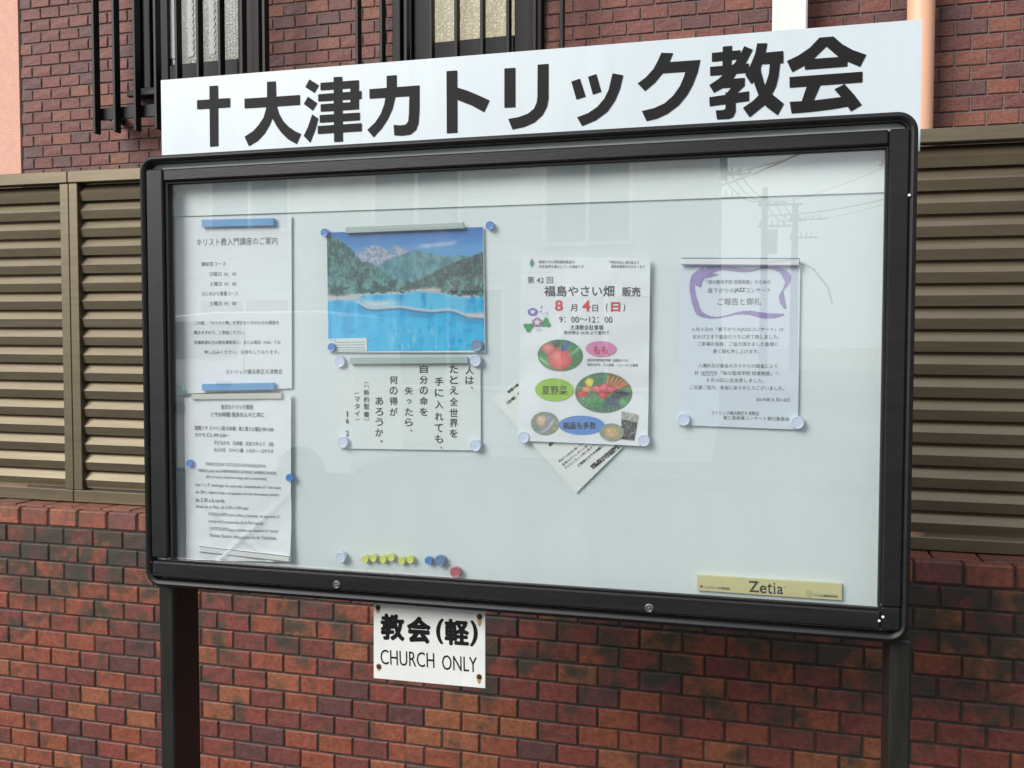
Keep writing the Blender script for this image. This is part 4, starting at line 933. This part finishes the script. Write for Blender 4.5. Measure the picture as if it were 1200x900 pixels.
def flower(cx, cz, rx, rz, m, y, petals=5, amp=.06, rot=0.3): return [(cx+rx*(1+amp*math.cos(petals*t))*math.cos(t+rot), cz+rz*(1+amp*math.cos(petals*t))*math.sin(t+rot)) for t in [2*math.pi*i/30 for i in range(30)]]
(f1, f2, f3, f4, f5) = [(-0.3412,1.554),(-0.3337,1.5374),(-0.3477,1.5296),(-0.3198,1.536),(-0.3423,1.6328)]
poly(r, 'flower', flower(*f1, .0082, .0062, FLV, 0), Y6-.0002, FLV, s6); poly(r, 'flower', flower(*f1, .0036, .0028, FLV, 0, 5, .35), Y6-.0004, FLW, s6)
poly(r, 'leaf', flower(*f3, .0075, .0068, LEAFG, 0, 3, .25, .5), Y6-.0002, LEAFG, s6); poly(r, 'leaf', flower(*f4, .0072, .0070, LEAFG, 0, 3, .25, 1.5), Y6-.0002, LEAFG, s6)
poly(r, 'flower', flower(*f2, .0080, .0072, FLP, 0), Y6-.0003, FLP, s6); poly(r, 'flower', flower(*f2, .0042, .0040, FLP, 0, 5, .4), Y6-.0005, FLW, s6)
poly(r, 'leaf_logo', [(f5[0]+.0042*math.sin(t)*abs(math.sin(t/2)), f5[1]+.0062*math.cos(t)) for t in [2*math.pi*i/20 for i in range(20)]], Y6-.0002, LOGOG, s6)
poly(r, 'leaf_logo', [(f5[0]-.0004, f5[1]-.004), (f5[0]+.0004, f5[1]-.004), (f5[0]+.0004, f5[1]-.0095), (f5[0]-.0004, f5[1]-.0095)], Y6-.0002, LOGOG, s6)
mb = MB(); strip(mb, [(-0.3282,1.5587),(-0.3261,1.5634)], .0012, Y6-.0002, s6); strip(mb, [(-0.3296,1.5533),(-0.3268,1.5559)], .0012, Y6-.0002, s6); strip(mb, [(-0.3254,1.5505),(-0.3212,1.5518),(-0.3157,1.5545),(-0.3198,1.545),(-0.324,1.5464)], .0004, Y6-.0002, s6); strip(mb, [(-0.3365,1.5288),(-0.3323,1.5234),(-0.3267,1.5247),(-0.3309,1.5288),(-0.3351,1.5234)], .0004, Y6-.0002, s6); bpart(mb, 'tendril', FLV, r)

# 7 ribbon notice
c7 = [(-0.1101,1.6296),(0.0659,1.6257),(0.0656,1.3751),(-0.1125,1.3781)]
r = bthing('thank_you_notice', 'pale notice with a purple ribbon border round its heading at the right of the board', 'notice', (centre(c7)[0], YB, c7[3][1]))
s7 = wave(16, 11, .0013, 5)
sheet(r, c7, YB, mat('paper_bluish', (.64, .71, .79), .8), s7)
mb = MB(); T = lambda t, b, bold=0: put_text(mb, t, b, YB-.0004, bold, False, s7)
T('「桜の聖母学院 授業制度」のための', (-0.0701,1.5971,0.0236,1.5958,0.0064)); T('昼下がりの', (-0.0681,1.5841,-0.0296,1.5838,0.0071)); T('JAZZ', (-0.029,1.5837,-0.0133,1.5837,0.0076), .0002); T('コンサート', (-0.0121,1.5837,0.0238,1.5834,0.007))
T('ご報告と御礼', (-0.0533,1.567,0.0101,1.5668,0.0108))
T('６月２日の「昼下がりのJAZZコンサート」は', (-0.0912,1.525,0.0429,1.5245,0.0065)); T('おかげさまで盛会のうちに終了致しました。', (-0.0898,1.5141,0.0369,1.5136,0.0065)); T('ご来場の皆様、ご協力頂きました皆様に', (-0.0826,1.5031,0.0358,1.5027,0.0064)); T('厚く御礼申し上げます。', (-0.0596,1.492,0.0082,1.4918,0.0064))
T('入場料及び募金の方々からの献金により', (-0.0817,1.4701,0.035,1.4699,0.0064)); T('計 18万円を「桜の聖母学院 授業制度」へ', (-0.0867,1.4589,0.0382,1.4589,0.0065)); T('６月10日に送金致しました。', (-0.0687,1.448,0.0162,1.448,0.0065)); T('ご支援ご協力、本当にありがとうございました。', (-0.0936,1.4369,0.0452,1.4368,0.0064))
T('2019年６月14日', (0.0047,1.4195,0.0528,1.4195,0.0064)); T('カトリック横浜教区大津教会', (-0.0606,1.3981,0.0093,1.3982,0.0063)); T('第三者慈善コンサート実行委員会', (-0.0433,1.3909,0.0532,1.3908,0.0062))
strip(mb, [(-0.0777,1.4548),(-0.056,1.4546)], .0005, YB-.0004, s7)
bpart(mb, 'printed_text', INKG, r)
def ribbon(pts, ws, name):
    mb = MB(); pts = [np.array(p) for p in pts]; P_ = []; Wd = []
    for i in range(len(pts)-1):          # catmull-rom
        p0, p1, p2, p3 = pts[max(i-1, 0)], pts[i], pts[i+1], pts[min(i+2, len(pts)-1)]
        for t in np.linspace(0, 1, 8, endpoint=False):
            P_.append(.5*((2*p1)+(-p0+p2)*t+(2*p0-5*p1+4*p2-p3)*t*t+(-p0+3*p1-3*p2+p3)*t**3)); Wd.append(ws[i]*(1-t)+ws[i+1]*t)
    P_.append(pts[-1]); Wd.append(ws[-1]); vs = []
    for i, p in enumerate(P_):
        d = P_[min(i+1, len(P_)-1)]-P_[max(i-1, 0)]; d = d/np.linalg.norm(d); nn = np.array([-d[1], d[0]])
        for s in (1, -1):
            q = p+nn*s*Wd[i]*.00012; vs.append((q[0], YB-.0005+float(s7(q[:1], q[1:])[0]), q[1]))
    return mb.add(vs, [(2*i, 2*i+2, 2*i+3, 2*i+1) for i in range(len(P_)-1)])
mb = ribbon([(-0.0684,1.6138),(-0.0513,1.618),(-0.0362,1.6169),(-0.0174,1.6135),(-0.0013,1.6135),(0.0123,1.6167),(0.0252,1.6162),(0.0381,1.6124),(0.0462,1.604),(0.0475,1.5945),(0.0422,1.5838),(0.0398,1.5743),(0.0418,1.5642),(0.0456,1.5552)], [55, 30, 30, 22, 14, 6, 14, 32, 52, 30, 8, 32, 34, 10], 'r')
mb.v += []; bpart(mb, 'ribbon_border', PURPLE, r)
mb = ribbon([(0.0438,1.547),(0.0292,1.5452),(0.0131,1.5459),(-0.0067,1.5499),(-0.0242,1.5492),(-0.0418,1.5451),(-0.0544,1.5432),(-0.0684,1.5446),(-0.0812,1.5512),(-0.0864,1.5642),(-0.0904,1.5799),(-0.0912,1.5942),(-0.0855,1.6045),(-0.0715,1.6133)], [10, 30, 36, 26, 15, 7, 7, 20, 38, 38, 34, 34, 60, 66], 'r'); bpart(mb, 'ribbon_border', PURPLE, r)
mb = MB(); 
for pts in ([(-0.0766,1.6082),(-0.0691,1.621),(-0.0614,1.6189),(-0.0639,1.6079)], [(-0.0932,1.6072),(-0.0791,1.6095),(-0.0727,1.6004),(-0.0906,1.5994)], [(-0.0753,1.6107),(-0.0525,1.609),(-0.0575,1.6065),(-0.0727,1.6029)], [(-0.0855,1.6032),(-0.0753,1.6017),(-0.079,1.5888),(-0.0867,1.5928)]):
    mb.add([(x, YB-.0009+float(s7(np.array([x]), np.array([z]))[0]), z) for x, z in pts], [(0, 1, 2, 3)])
bpart(mb, 'ribbon_bow', PURPLE, r)

# ---- magnetic bars
def bar(name, label, px4, m, th=.005, edge=None, group='magnetic bars holding the notices'):
    TL, TR, BR, BL = [np.array(c) for c in px4]; cxz = (TL+TR+BR+BL)/4; y1 = YB-.0035; y0 = y1-th
    o = bthing(name, label, 'magnetic bar', (cxz[0], y1, cxz[1]), group)
    q = [BL, BR, TR, TL]; ins = [c+(cxz-c)/np.linalg.norm(cxz-c)*.0012 for c in q]
    vs = [(c[0], y1, c[1]) for c in q]+[(c[0], y0+.001, c[1]) for c in q]+[(c[0], y0, c[1]) for c in ins]
    fs = [(0, 3, 2, 1)]+[(i, (i+1) % 4, 4+(i+1) % 4, 4+i) for i in range(4)]+[(4+i, 4+(i+1) % 4, 8+(i+1) % 4, 8+i) for i in range(4)]+[(8, 9, 10, 11)]
    bpart(MB().add(vs, fs), 'bar_body', m, o)
    if edge:
        e = MB(); k = .0011
        for a, b, s in ((3, 2, 1), (0, 1, -1)):
            e.add([(q[a][0], y0-.0004, q[a][1]), (q[b][0], y0-.0004, q[b][1]), (q[b][0], y0-.0004, q[b][1]-s*k), (q[a][0], y0-.0004, q[a][1]-s*k)], [(0, 1, 2, 3)])
        e.add([(q[1][0], y0-.0003, q[1][1]), (q[2][0], y0-.0003, q[2][1]), (q[2][0]-k, y0-.0003, q[2][1]), (q[1][0]-k, y0-.0003, q[1][1])], [(0, 1, 2, 3)])
        bpart(e, 'edge_line', edge, o)
    # slim magnet strip behind touches the sheet
    bpart(MB().add([(c[0]*.9+cxz[0]*.1, y, c[1]*.7+cxz[1]*.3) for y in (y1+.0001, y1+.0034) for c in q], [(0, 1, 2, 3), (4, 7, 6, 5), (0, 4, 5, 1), (1, 5, 6, 2), (2, 6, 7, 3), (3, 7, 4, 0)]), 'magnet_strip', GAP, o)
bar('magnetic_bar', 'blue magnetic bar across the top of the upper left course notice', [(-0.9349,1.7191),(-0.7938,1.7173),(-0.794,1.705),(-0.9351,1.7066)], BARB)
bar('magnetic_bar', 'blue magnetic bar across the bottom of the upper left course notice', [(-0.9383,1.4323),(-0.7969,1.4361),(-0.797,1.4243),(-0.9385,1.4203)], BARB)
bar('magnetic_bar', 'pale grey magnetic bar at the top of the crumpled lower left sheet', [(-0.9591,1.414),(-0.7825,1.4187),(-0.7826,1.4091),(-0.9592,1.4049)], BARWG)
bar('magnetic_bar', 'white slanting magnetic bar at the foot of the crumpled lower left sheet', [(-0.9468,1.1445),(-0.7702,1.1367),(-0.7704,1.1263),(-0.947,1.1338)], BARW, edge=INKG)
bar('magnetic_bar', 'grey green magnetic bar across the top edge of the lake calendar', [(-0.6621,1.6975),(-0.4551,1.6989),(-0.4537,1.6893),(-0.6622,1.688)], BARG)
bar('magnetic_bar', 'grey green magnetic bar above the vertical verse sheet', [(-0.6559,1.4799),(-0.4482,1.4819),(-0.4475,1.4718),(-0.656,1.4692)], BARG)
bar('magnetic_bar', 'white magnetic bar with dark blue edges above the purple ribbon notice', [(-0.1076,1.634),(0.0649,1.6294),(0.065,1.6184),(-0.1075,1.6233)], BARW, edge=BLUEEDGE)
o = bthing('name_plate', 'narrow ochre plate with serif lettering at the bottom right of the board', 'plate', (0, YB, 1.14))
q = [(-0.0803,1.1466),(0.1309,1.147),(0.1312,1.1227),(-0.0801,1.1233)]
q = [q[3], q[2], q[1], q[0]]
bpart(MB().add([(x, .0282, z) for x, z in q]+[(x, .0342, z) for x, z in q], [(0, 1, 2, 3), (4, 7, 6, 5), (0, 4, 5, 1), (1, 5, 6, 2), (2, 6, 7, 3), (3, 7, 4, 0)]), 'plate_body', OCHRE, o)
mb = MB(); YP = .0279
for ch, b, bo_ in (('Z', (-0.0021,1.1348,0.0117,1.1348,0.017), .0003), ('e', (0.0134,1.1314,0.0234,1.1315,0.0123), .0003), ('t', (0.0246,1.1332,0.0312,1.1333,0.0163), .0003), ('i', (0.0336,1.1342,0.0361,1.1343,0.0172), .0003), ('a', (0.0386,1.1316,0.0473,1.1317,0.0119), .0003)):
    put_text(mb, ch, b, YP, bo_)
for pts in ([(0.0315,1.1259),(0.038,1.1259)], [(0.0319,1.1367),(0.0351,1.1368)], [(-0.0019,1.1397),(-0.0019,1.143)], [(0.0118,1.1263),(0.0118,1.1305)]): strip(mb, pts, .0009, YP, None)
put_text(mb, '®', (0.0482,1.1372,0.0502,1.1372,0.0026), YP)
bpart(mb, 'lettering', INK, o)
mb = MB(); put_text(mb, 'シェリング・プラウ株式会社', (-0.0688,1.129,-0.0304,1.1292,0.004), YP, .0001); put_text(mb, 'バイエル薬品株式会社', (0.0919,1.1278,0.1257,1.1281,0.0039), YP, .0001)
(u0, u1), (w0, w1) = [(-0.0733,1.1296),(0.085,1.1296)]
strip(mb, [(w0+.0042*math.cos(t), w1+.0042*math.sin(t)) for t in [math.pi*i/10 for i in range(21)]], .0006, YP, None)
put_text(mb, '十', (w0-.0022, w1, w0+.0022, w1, .0044), YP)
bpart(mb, 'lettering', INKR if False else INKG, o)
bpart(MB().add([(u0+.0026*math.cos(t), YP, u1+.0022*math.sin(t)) for t in [2*math.pi*i/12 for i in range(12)]], [tuple(range(12))]), 'plate_logo', mat('plate_logo_brown', (.25, .07, .03), .6), o)

# ---- round magnets
def magnet(label, xz, rad, m, lift=0.0, th=.008):
    x, z = xz; y1 = YB-.0012-lift
    o = bthing('round_magnet', label, 'magnet', (x, y1, z), 'round magnets on the board')
    pr = [(rad*.94, y1+.0025), (rad*.94, y1), (rad, y1-.0010), (rad, y1-th*.70), (rad*.95, y1-th*.92), (rad*.88, y1-th), (rad*.80, y1-th*.97), (rad*.74, y1-th*.93), (rad*.35, y1-th*.99)]
    bpart(MB().lathe_y(x, z, pr, 28), 'magnet_body', m, o, True)
R1, R2, R3 = .0099, .0070, .0066
for label, xz, rad, m, lift in (
    ('small blue magnet at the top left corner of the lake calendar', (-0.7019,1.6904), R2, MB_, 0),
    ('small blue magnet beyond the top right corner of the lake calendar', (-0.4119,1.6929), R2, MB_, 0),
    ('small blue magnet at the bottom left corner of the lake calendar', (-0.69,1.4974), R2, MB_, .001),
    ('large slate grey magnet at the bottom right corner of the lake calendar', (-0.4336,1.5004), R1, MGR, 0),
    ('large pale magnet left of the grey green bar above the verse sheet', (-0.6748,1.4729), R1, MW, 0),
    ('large pale magnet right of the grey green bar above the verse sheet', (-0.4358,1.4758), R1, MW, 0),
    ('large pale magnet at the bottom left corner of the verse sheet', (-0.67,1.337), R1, MW, 0),
    ('large pale magnet at the bottom right corner of the verse sheet', (-0.4359,1.3379), R1, MW, 0),
    ('large pale magnet at the bottom left corner of the vegetable poster', (-0.3548,1.3535), R1, MW, .001),
    ('large pale magnet at the bottom right corner of the vegetable poster', (-0.1631,1.3536), R1, MW, .001),
    ('large pale magnet at the bottom left corner of the purple ribbon notice', (-0.1024,1.3872), R1, MW, 0),
    ('large pale magnet at the bottom right corner of the purple ribbon notice', (0.0647,1.3861), R1, MW, 0),
    ('small blue magnet on the left edge of the crumpled lower left sheet', (-0.9644,1.291), R2, MB_, .003),
    ('small blue magnet on the right edge of the crumpled lower left sheet', (-0.77,1.2724), R2, MB_, .002),
    ('pale green magnet near the left frame beside the blue bar', (-0.9841,1.4202), R1, MG, 0),
    ('dark teal magnet near the left frame just below the pale green one', (-0.9854,1.3901), R1, MT, 0),
    ('large pale magnet at the far left of the loose row along the bottom', (-0.6754,1.1398), R1-.0003, MW, 0),
    ('leftmost of the six yellow magnets along the bottom edge', (-0.6312,1.1392), R3, MY, 0),
    ('second yellow magnet from the left along the bottom edge', (-0.6164,1.142), R3, MY, 0),
    ('third yellow magnet from the left along the bottom edge', (-0.5989,1.141), R3, MY, 0),
    ('fourth yellow magnet from the left along the bottom edge', (-0.5843,1.1449), R3, MY, 0),
    ('fifth yellow magnet from the left along the bottom edge', (-0.5654,1.1405), R3, MY, 0),
    ('rightmost of the six yellow magnets along the bottom edge', (-0.5503,1.1432), R3, MY, 0),
    ('small blue magnet between the yellow magnets and the grey blue one', (-0.5176,1.1433), R2, MB_, 0),
    ('large grey blue magnet next to the small blue one along the bottom', (-0.4974,1.1446), R1-.0005, MBG, 0),
    ('dusty red magnet low on the bottom edge at the right end of the row', (-0.4706,1.1271), R1-.0008, MR, 0)):
    magnet(label, xz, rad, m, lift, .0050 if rad < .0075 else .0068)
# four small clear pins in the header sheet corners
for k, xz in enumerate([(-0.99,1.7668),(0.1742,1.7656)]):
    o = bthing('clear_pin', ('clear round pin in the top left corner of the header sheet', 'clear round pin in the top right corner of the header sheet')[k], 'pin', (xz[0], .0315, xz[1]))
    bpart(MB().lathe_y(*xz, [(.0045, .0315), (.0045, .0295), (.003, .0285)], 16), 'pin_head', mat('clear_pin', (.52, .56, .56), .2), o, True)

# ================================================================= ACROSS THE STREET (seen mirrored in the glass)
# siding house
hx0, hx1, hy0, hy1 = -8.2, -.30, -17.0, -10.6
h = link('siding_house', None); h.location = ((hx0+hx1)/2, hy1, 0); ho = tuple(h.location)
tag(h, 'pale low house with horizontal siding across the street seen mirrored in the glass', 'house')
MB().box(hx0, hx1, hy0, hy1, 0, 4.75).build('wall', SIDING, h, origin=ho)
mb = MB()
for i in range(31): mb.box(hx0-.01, hx1+.01, hy1+.002, hy1+.02, .15+.145*i, .2915+.145*i, .003)
o = mb.build('siding_boards', SIDING, h, origin=ho); o['kind'] = 'stuff'
mb = MB().prism_x([(hy0-.3, 4.751), (hy1+.2, 4.751), (hy1+.2, 4.9), ((hy0+hy1)/2, 5.5), (hy0-.3, 4.9)], hx0-.3, hx1+.12); mb.build('roof', DARKROOF, h, origin=ho)
for (x, z, w, hh) in ((-7.6, 1.0, 1.5, 1.2), (-4.9, 3.1, 1.3, 1.3), (-2.5, 2.8, 1.2, 1.5), (-4.6, .9, 1.6, 1.4), (-7.4, 3.1, 1.3, 1.2), (-2.3, .9, 1.3, 1.3)):
    f = MB(); y = hy1+.022
    f.box(x, x+w, y, y+.05, z, z+.06, .004); f.box(x, x+w, y, y+.05, z+hh-.06, z+hh, .004); f.box(x, x+.06, y, y+.05, z+.061, z+hh-.061, .004); f.box(x+w-.06, x+w, y, y+.05, z+.061, z+hh-.061, .004); f.box(x+w/2-.03, x+w/2+.03, y, y+.045, z+.061, z+hh-.061, .004)
    fr = f.build('window', SIDETRIM, h, origin=ho); MB().box(x+.061, x+w/2-.031, y, y+.02, z+.062, z+hh-.062).build('pane', SIDING2, fr, origin=ho); MB().box(x+w/2+.031, x+w-.061, y, y+.02, z+.062, z+hh-.062).build('pane', SIDING2, fr, origin=ho)
# dark roofed house further off on the other side of the side road
h2 = link('far_house', None); h2.location = (11.5, -34, 0); ho = (11.5, -34, 0)
tag(h2, 'low grey house with a dark gable roof down the side road seen mirrored', 'house')
MB().box(7.6, 15, -40, -34, 0, 4.6).build('wall', SIDING2, h2, origin=ho)
MB().prism_x([(-40.6, 4.6), (-33.4, 4.6), (-37, 7.0)], 7.1, 15.5).build('roof', DARKROOF, h2, origin=ho)
for x in (8.6, 11.6):
    f = MB(); f.box(x, x+1.6, -33.99, -33.94, 1.2, 2.6, .01); w_ = f.build('window', SIDETRIM, h2, origin=ho); MB().box(x+.08, x+1.52, -33.938, -33.93, 1.28, 2.52).build('pane', DARKGLASS, w_, origin=ho)
h3 = link('far_house', None); h3.location = (-3.5, -30, 0); ho = (-3.5, -30, 0)
tag(h3, 'beige house behind the siding house along the side road seen mirrored', 'house')
MB().box(-7, -.9, -36, -26, 0, 5.6).build('wall', mat('beige_render', (.5, .46, .38), .8, var=.08, vscale=3), h3, origin=ho)
MB().prism_x([(-36.5, 5.6), (-25.5, 5.6), (-31, 7.6)], -7.4, -.6).build('roof', DARKROOF, h3, origin=ho)
w_ = MB().box(-.899, -.85, -30, -28.6, 1.2, 2.5, .01).build('window', SIDETRIM, h3, origin=ho); MB().box(-.849, -.84, -29.9, -28.7, 1.28, 2.42).build('pane', DARKGLASS, w_, origin=ho)

# white van parked across the road
VY = -7.45
vn = link('white_van', None); vn.location = (-5.2, VY-.75, -.12); vo = (-5.2, VY-.75, -.12)
tag(vn, 'small white van parked across the road, its side mirrored in the left of the glass', 'van')
prof = [(-7.25, .35), (-7.28, .75), (-7.12, 1.08), (-6.78, 1.26), (-6.60, 1.36), (-6.22, 1.86), (-6.05, 1.94), (-5.5, 1.985), (-4.2, 1.985), (-3.95, 1.93), (-3.86, 1.5), (-3.84, .40), (-3.9, .28), (-7.2, .28)]
vs = []; n = len(prof)
cxm, czm = -5.5, 1.0
ls = []
for y, sc in ((VY, .985), (VY-.03, 1), (VY-1.43, 1), (VY-1.46, .985)):
    ls.append([(cxm+(x-cxm)*sc, y, czm+(z-.0-czm)*sc-.12) for x, z in prof])
body = loops(ls); k = len(body.v); body.f += [tuple(range(n))[::-1], tuple(range(3*n, 4*n))]
# taper the glasshouse inwards
body.v = [(x, y+(-.10 if y > VY-.7 else .10)*max(0, (z-1.2)/.7), z) for x, y, z in body.v]
body.build('body', VANW, vn, smooth=False, origin=vo)
def vside(z): return VY-.10*max(0, (z-1.2)/.7)
def vpoly(pts, name, m, off=.006, parent=vn):
    MB().add([(x, vside(z)+off, z) for x, z in pts]+[(x, vside(z)-.004, z) for x, z in pts], [tuple(range(len(pts)))]+[(i, (i+1) % len(pts), len(pts)+(i+1) % len(pts), len(pts)+i) for i in range(len(pts))]).build(name, m, parent, origin=vo)
vpoly([(-6.30, 1.34), (-5.22, 1.38), (-5.16, 1.76), (-5.95, 1.76), (-6.18, 1.62)], 'side_window', DARKGLASS, .009)
vpoly([(-6.55, 1.26), (-6.36, 1.30), (-6.22, 1.56), (-6.24, 1.62)], 'side_window', DARKGLASS, .009)
ws = MB().add([(-6.655, VY-.12, 1.22), (-6.655, VY-1.34, 1.22), (-6.235, VY-1.28, 1.74), (-6.235, VY-.18, 1.74)], [(0, 1, 2, 3)]); ws.build('windscreen', DARKGLASS, vn, origin=vo)
MB().box(-6.42, -6.20, VY+.01, VY+.16, 1.26, 1.46, .03).build('wing_mirror', VANW, vn, origin=vo)
for x in (-6.62, -4.45):
    for y in (VY-.005, VY-1.315):
        w_ = MB().tube((x, y-.15, .16), (x, y+.012, .16), .28, n=28).build('wheel', TYRE, vn, origin=vo, smooth=True)
        MB().tube((x, y+.013, .16), (x, y+.024, .16), .17, .16, n=20)  .build('rim', TYRE, w_, origin=vo)
for y in (VY-.12, VY-1.1): MB().box(-7.30, -7.12, y-.24, y, .62, .78, .02).build('headlight', LAMPW, vn, origin=vo)
vpoly([(-5.14, .35), (-5.125, .35), (-5.125, 1.75), (-5.14, 1.75)], 'door_seam', GAP, .002)
vpoly([(-5.42, 1.08), (-5.26, 1.08), (-5.26, 1.12), (-5.42, 1.12)], 'door_handle', GAP, .02)
MB().box(-7.30, -3.84, VY-1.3, VY-.15, .13, .2).build('bumper', TYRE, vn, origin=vo)

# utility poles and wires down the side road
poles = [((-0.7658,-39.97,9.2283), .17, 'utility pole with a wide top crossarm nearest the siding house, seen mirrored'), ((1.3175,-43.97,8.4424), .18, 'utility pole with a curved street lamp arm, middle one seen mirrored'), ((3.1768,-51.97,8.7659), .22, 'thick utility pole farthest down the road, seen mirrored')]
for (x, y, z), rad, lab in poles:
    po = link('utility_pole', None); po.location = (x, y, 0); o3 = (x, y, 0); tag(po, lab, 'utility pole', None)
    MB().tube((x, y, 0), (x, y, z+.5), rad*1.2, rad*.75, 14).build('shaft', POLEC, po, origin=o3, smooth=True)
    for dz, w in ((-.3, 1.7), (-1.3, 1.2)):
        c = MB().box(x-.3, x+w, y-.05, y+.05, z+dz-.05, z+dz+.05, .01)
        a_ = c.build('crossarm', POLEC, po, origin=o3)
        for q in range(5):
            MB().tube((x-.2+q*w/4.5, y, z+dz+.05), (x-.2+q*w/4.5, y, z+dz+.28), .06, .03, 8).build('insulator', SIDING2, a_, origin=o3)
    if 'curved' in lab:
        mb = MB(); pts = [(x, z-3), (x+1.2, z-2.9), (x+2.2, z-3.3), (x+2.9, z-4.2), (x+3.1, z-5)]
        for (a, b), (c, d) in zip(pts[:-1], pts[1:]): mb.tube((a, y, b), (c, y, d), .06, n=8)
        mb.build('lamp_arm', POLEC, po, origin=o3); MB().tube((x+.35, y+.2, z-2.6), (x+.35, y+.2, z-1.5), .25, n=14).build('transformer', POLEC, po, origin=o3)
def wire(p, q, sag, r=.028):
    mb = MB(); p = Vector(p); q = Vector(q); N = 14; pr = None
    for i in range(N+1):
        t = i/N; c = p.lerp(q, t)-Vector((0, 0, sag*4*t*(1-t)))
        if pr is not None: mb.tube(pr, c, r, n=5, cap=False)
        pr = c
    return mb
pw = [p[0] for p in poles]
mb_all = []
for k, (a, b, sg_) in enumerate(((pw[0], pw[1], .5), (pw[1], pw[2], .6))):
    for q in range(3):
        o = wire((a[0]+.4*q, a[1], a[2]-.1), (b[0]+.4*q, b[1], b[2]-.1), sg_).build('power_wire', WIREM, None); tag(o, ('thin power wire between the first two mirrored poles, %s of three side by side', 'thin power wire between the last two mirrored poles, %s of three side by side')[k] % ('leftmost', 'middle one', 'rightmost')[q], 'wire', 'power wires between the first two poles' if k == 0 else 'power wires between the last two poles')
for q, (zz, yy) in enumerate(((9.6, -36), (8.6, -36), (7.2, -38), (10.6, -30), (6.4, -30))):
    src_ = pw[q % 3]
    o = wire((src_[0], src_[1], src_[2]-.3-.5*(q // 3)), (9+q*.6, yy+8, zz+1.4), .8, .025+.02*(q > 2)).build('power_wire', WIREM, None)
    tag(o, ['thin wire running off right from the crossarm pole', 'thin wire running off right from the lamp pole', 'thin wire running off right from the thick pole', 'thick cable bundle sloping off right from the crossarm pole', 'thick cable bundle sloping off right from the lamp pole'][q], 'wire')
for o in bpy.data.objects:
    if '_o' in o.keys(): del o['_o']
